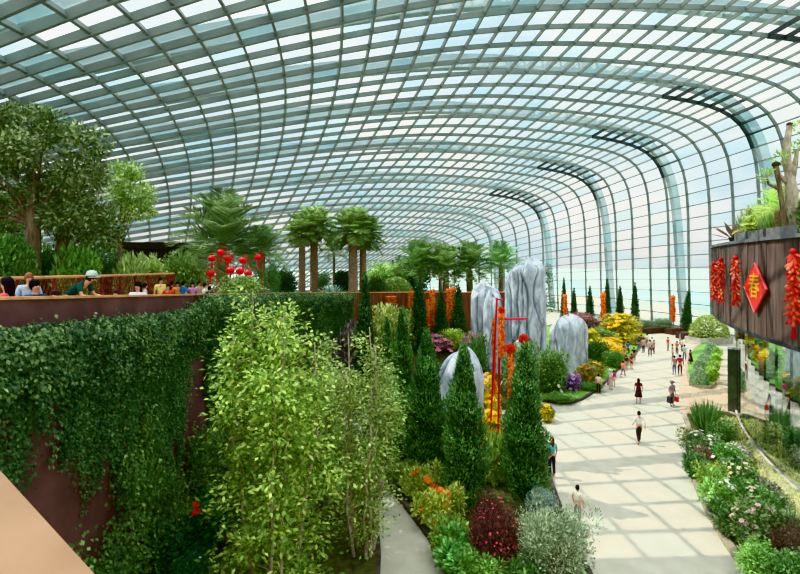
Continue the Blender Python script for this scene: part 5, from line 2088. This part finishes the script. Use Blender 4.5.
for px, hd_, y, rz, c, lb, hr in ((168, 284, 19, .4, (220, 66, 50), 'child in red beside the man in yellow', 'hair'), (172, 281, 22, 2.8, (52, 44, 48), 'person in black beyond the man in yellow', 'hair'), (177.5, 281.5, 21.5, .6, (242, 140, 72), 'person in orange right of the one in black', 'hair'),
                                (183.5, 281, 21, 2.6, (40, 124, 196), 'person in bright blue right of the orange one', 'hair'), (192.5, 282, 21.5, .3, (186, 130, 190), 'person in lilac right of the bright blue one', 'long_hair'), (199, 281, 23, 1.0, (190, 150, 130), 'person in tan at the back of the standing line', 'hair'),
                                (205, 283, 21, 1.6, (236, 238, 236), 'person in white near the end of the standing line', 'hair'), (209.5, 286, 20, 3.0, (70, 60, 60), 'dark-haired child at the end of the standing line', 'hair'), (145, 283, 17, 2.2, (220, 190, 200), 'person in pale pink behind the long-haired girl', 'hair')):
    tp(lb, px, hd_, y, rz, 'stand', top=('shirt', c), hair=(hr, (36, 28, 28)))

# ------------------------------------------------------------------ light, sky, camera
world = bpy.data.worlds.new('sky')
SC.world = world
world.use_nodes = True
nt = world.node_tree
nt.nodes.clear()
N, L = nt.nodes, nt.links
out = N.new('ShaderNodeOutputWorld')
bg = N.new('ShaderNodeBackground')
L.new(bg.outputs[0], out.inputs[0])
tc = N.new('ShaderNodeTexCoord')
mp = N.new('ShaderNodeMapping')
mp.inputs['Scale'].default_value = (1, 1, 1.8)
L.new(tc.outputs['Generated'], mp.inputs[0])
nz = N.new('ShaderNodeTexNoise')
nz.inputs['Scale'].default_value = 3.2
nz.inputs['Detail'].default_value = 6
L.new(mp.outputs[0], nz.inputs['Vector'])
rp = N.new('ShaderNodeValToRGB')
e = rp.color_ramp.elements
e[0].position, e[0].color = .38, (*lin(190, 220, 232), 1)
e[1].position, e[1].color = .60, (*lin(252, 251, 248), 1)
L.new(nz.outputs['Fac'], rp.inputs[0])
sx = N.new('ShaderNodeSeparateXYZ')
L.new(tc.outputs['Generated'], sx.inputs[0])
mr = N.new('ShaderNodeMapRange')
mr.inputs[1].default_value = 0
mr.inputs[2].default_value = 1
mr.inputs[3].default_value = .95
mr.inputs[4].default_value = 3.8
L.new(sx.outputs['Z'], mr.inputs[0])
mult = N.new('ShaderNodeMath')
mult.operation = 'MULTIPLY'
mult.inputs[1].default_value = 1.08
L.new(mr.outputs[0], mult.inputs[0])
L.new(rp.outputs[0], bg.inputs['Color'])
L.new(mult.outputs[0], bg.inputs['Strength'])

sun = bpy.data.lights.new('sun', 'SUN')
sun.energy = 3.9
sun.angle = radians(.45)
sun.color = (1, .94, .82)
so = bpy.data.objects.new('sun', sun)
COL.objects.link(so)
so.rotation_euler = Vector((1, -.32, -1.5)).to_track_quat('-Z', 'Y').to_euler()

cam = bpy.data.cameras.new('camera')
cam.sensor_width = 36
cam.lens = F / 800 * 36
cam.shift_y = -(263 - 287) / 800 * -1
cam.clip_end = 2000
cam.clip_start = .05
cobj = bpy.data.objects.new('camera', cam)
COL.objects.link(cobj)
cobj.location = (0, 0, CH)
cobj.rotation_euler = (pi / 2, 0, 0)
SC.camera = cobj
SC.view_settings.view_transform = 'Khronos PBR Neutral'
SC.view_settings.look = 'None'
SC.view_settings.exposure = 0
SC.cycles.max_bounces = 8
SC.cycles.transparent_max_bounces = 16
SC.cycles.use_denoising = True
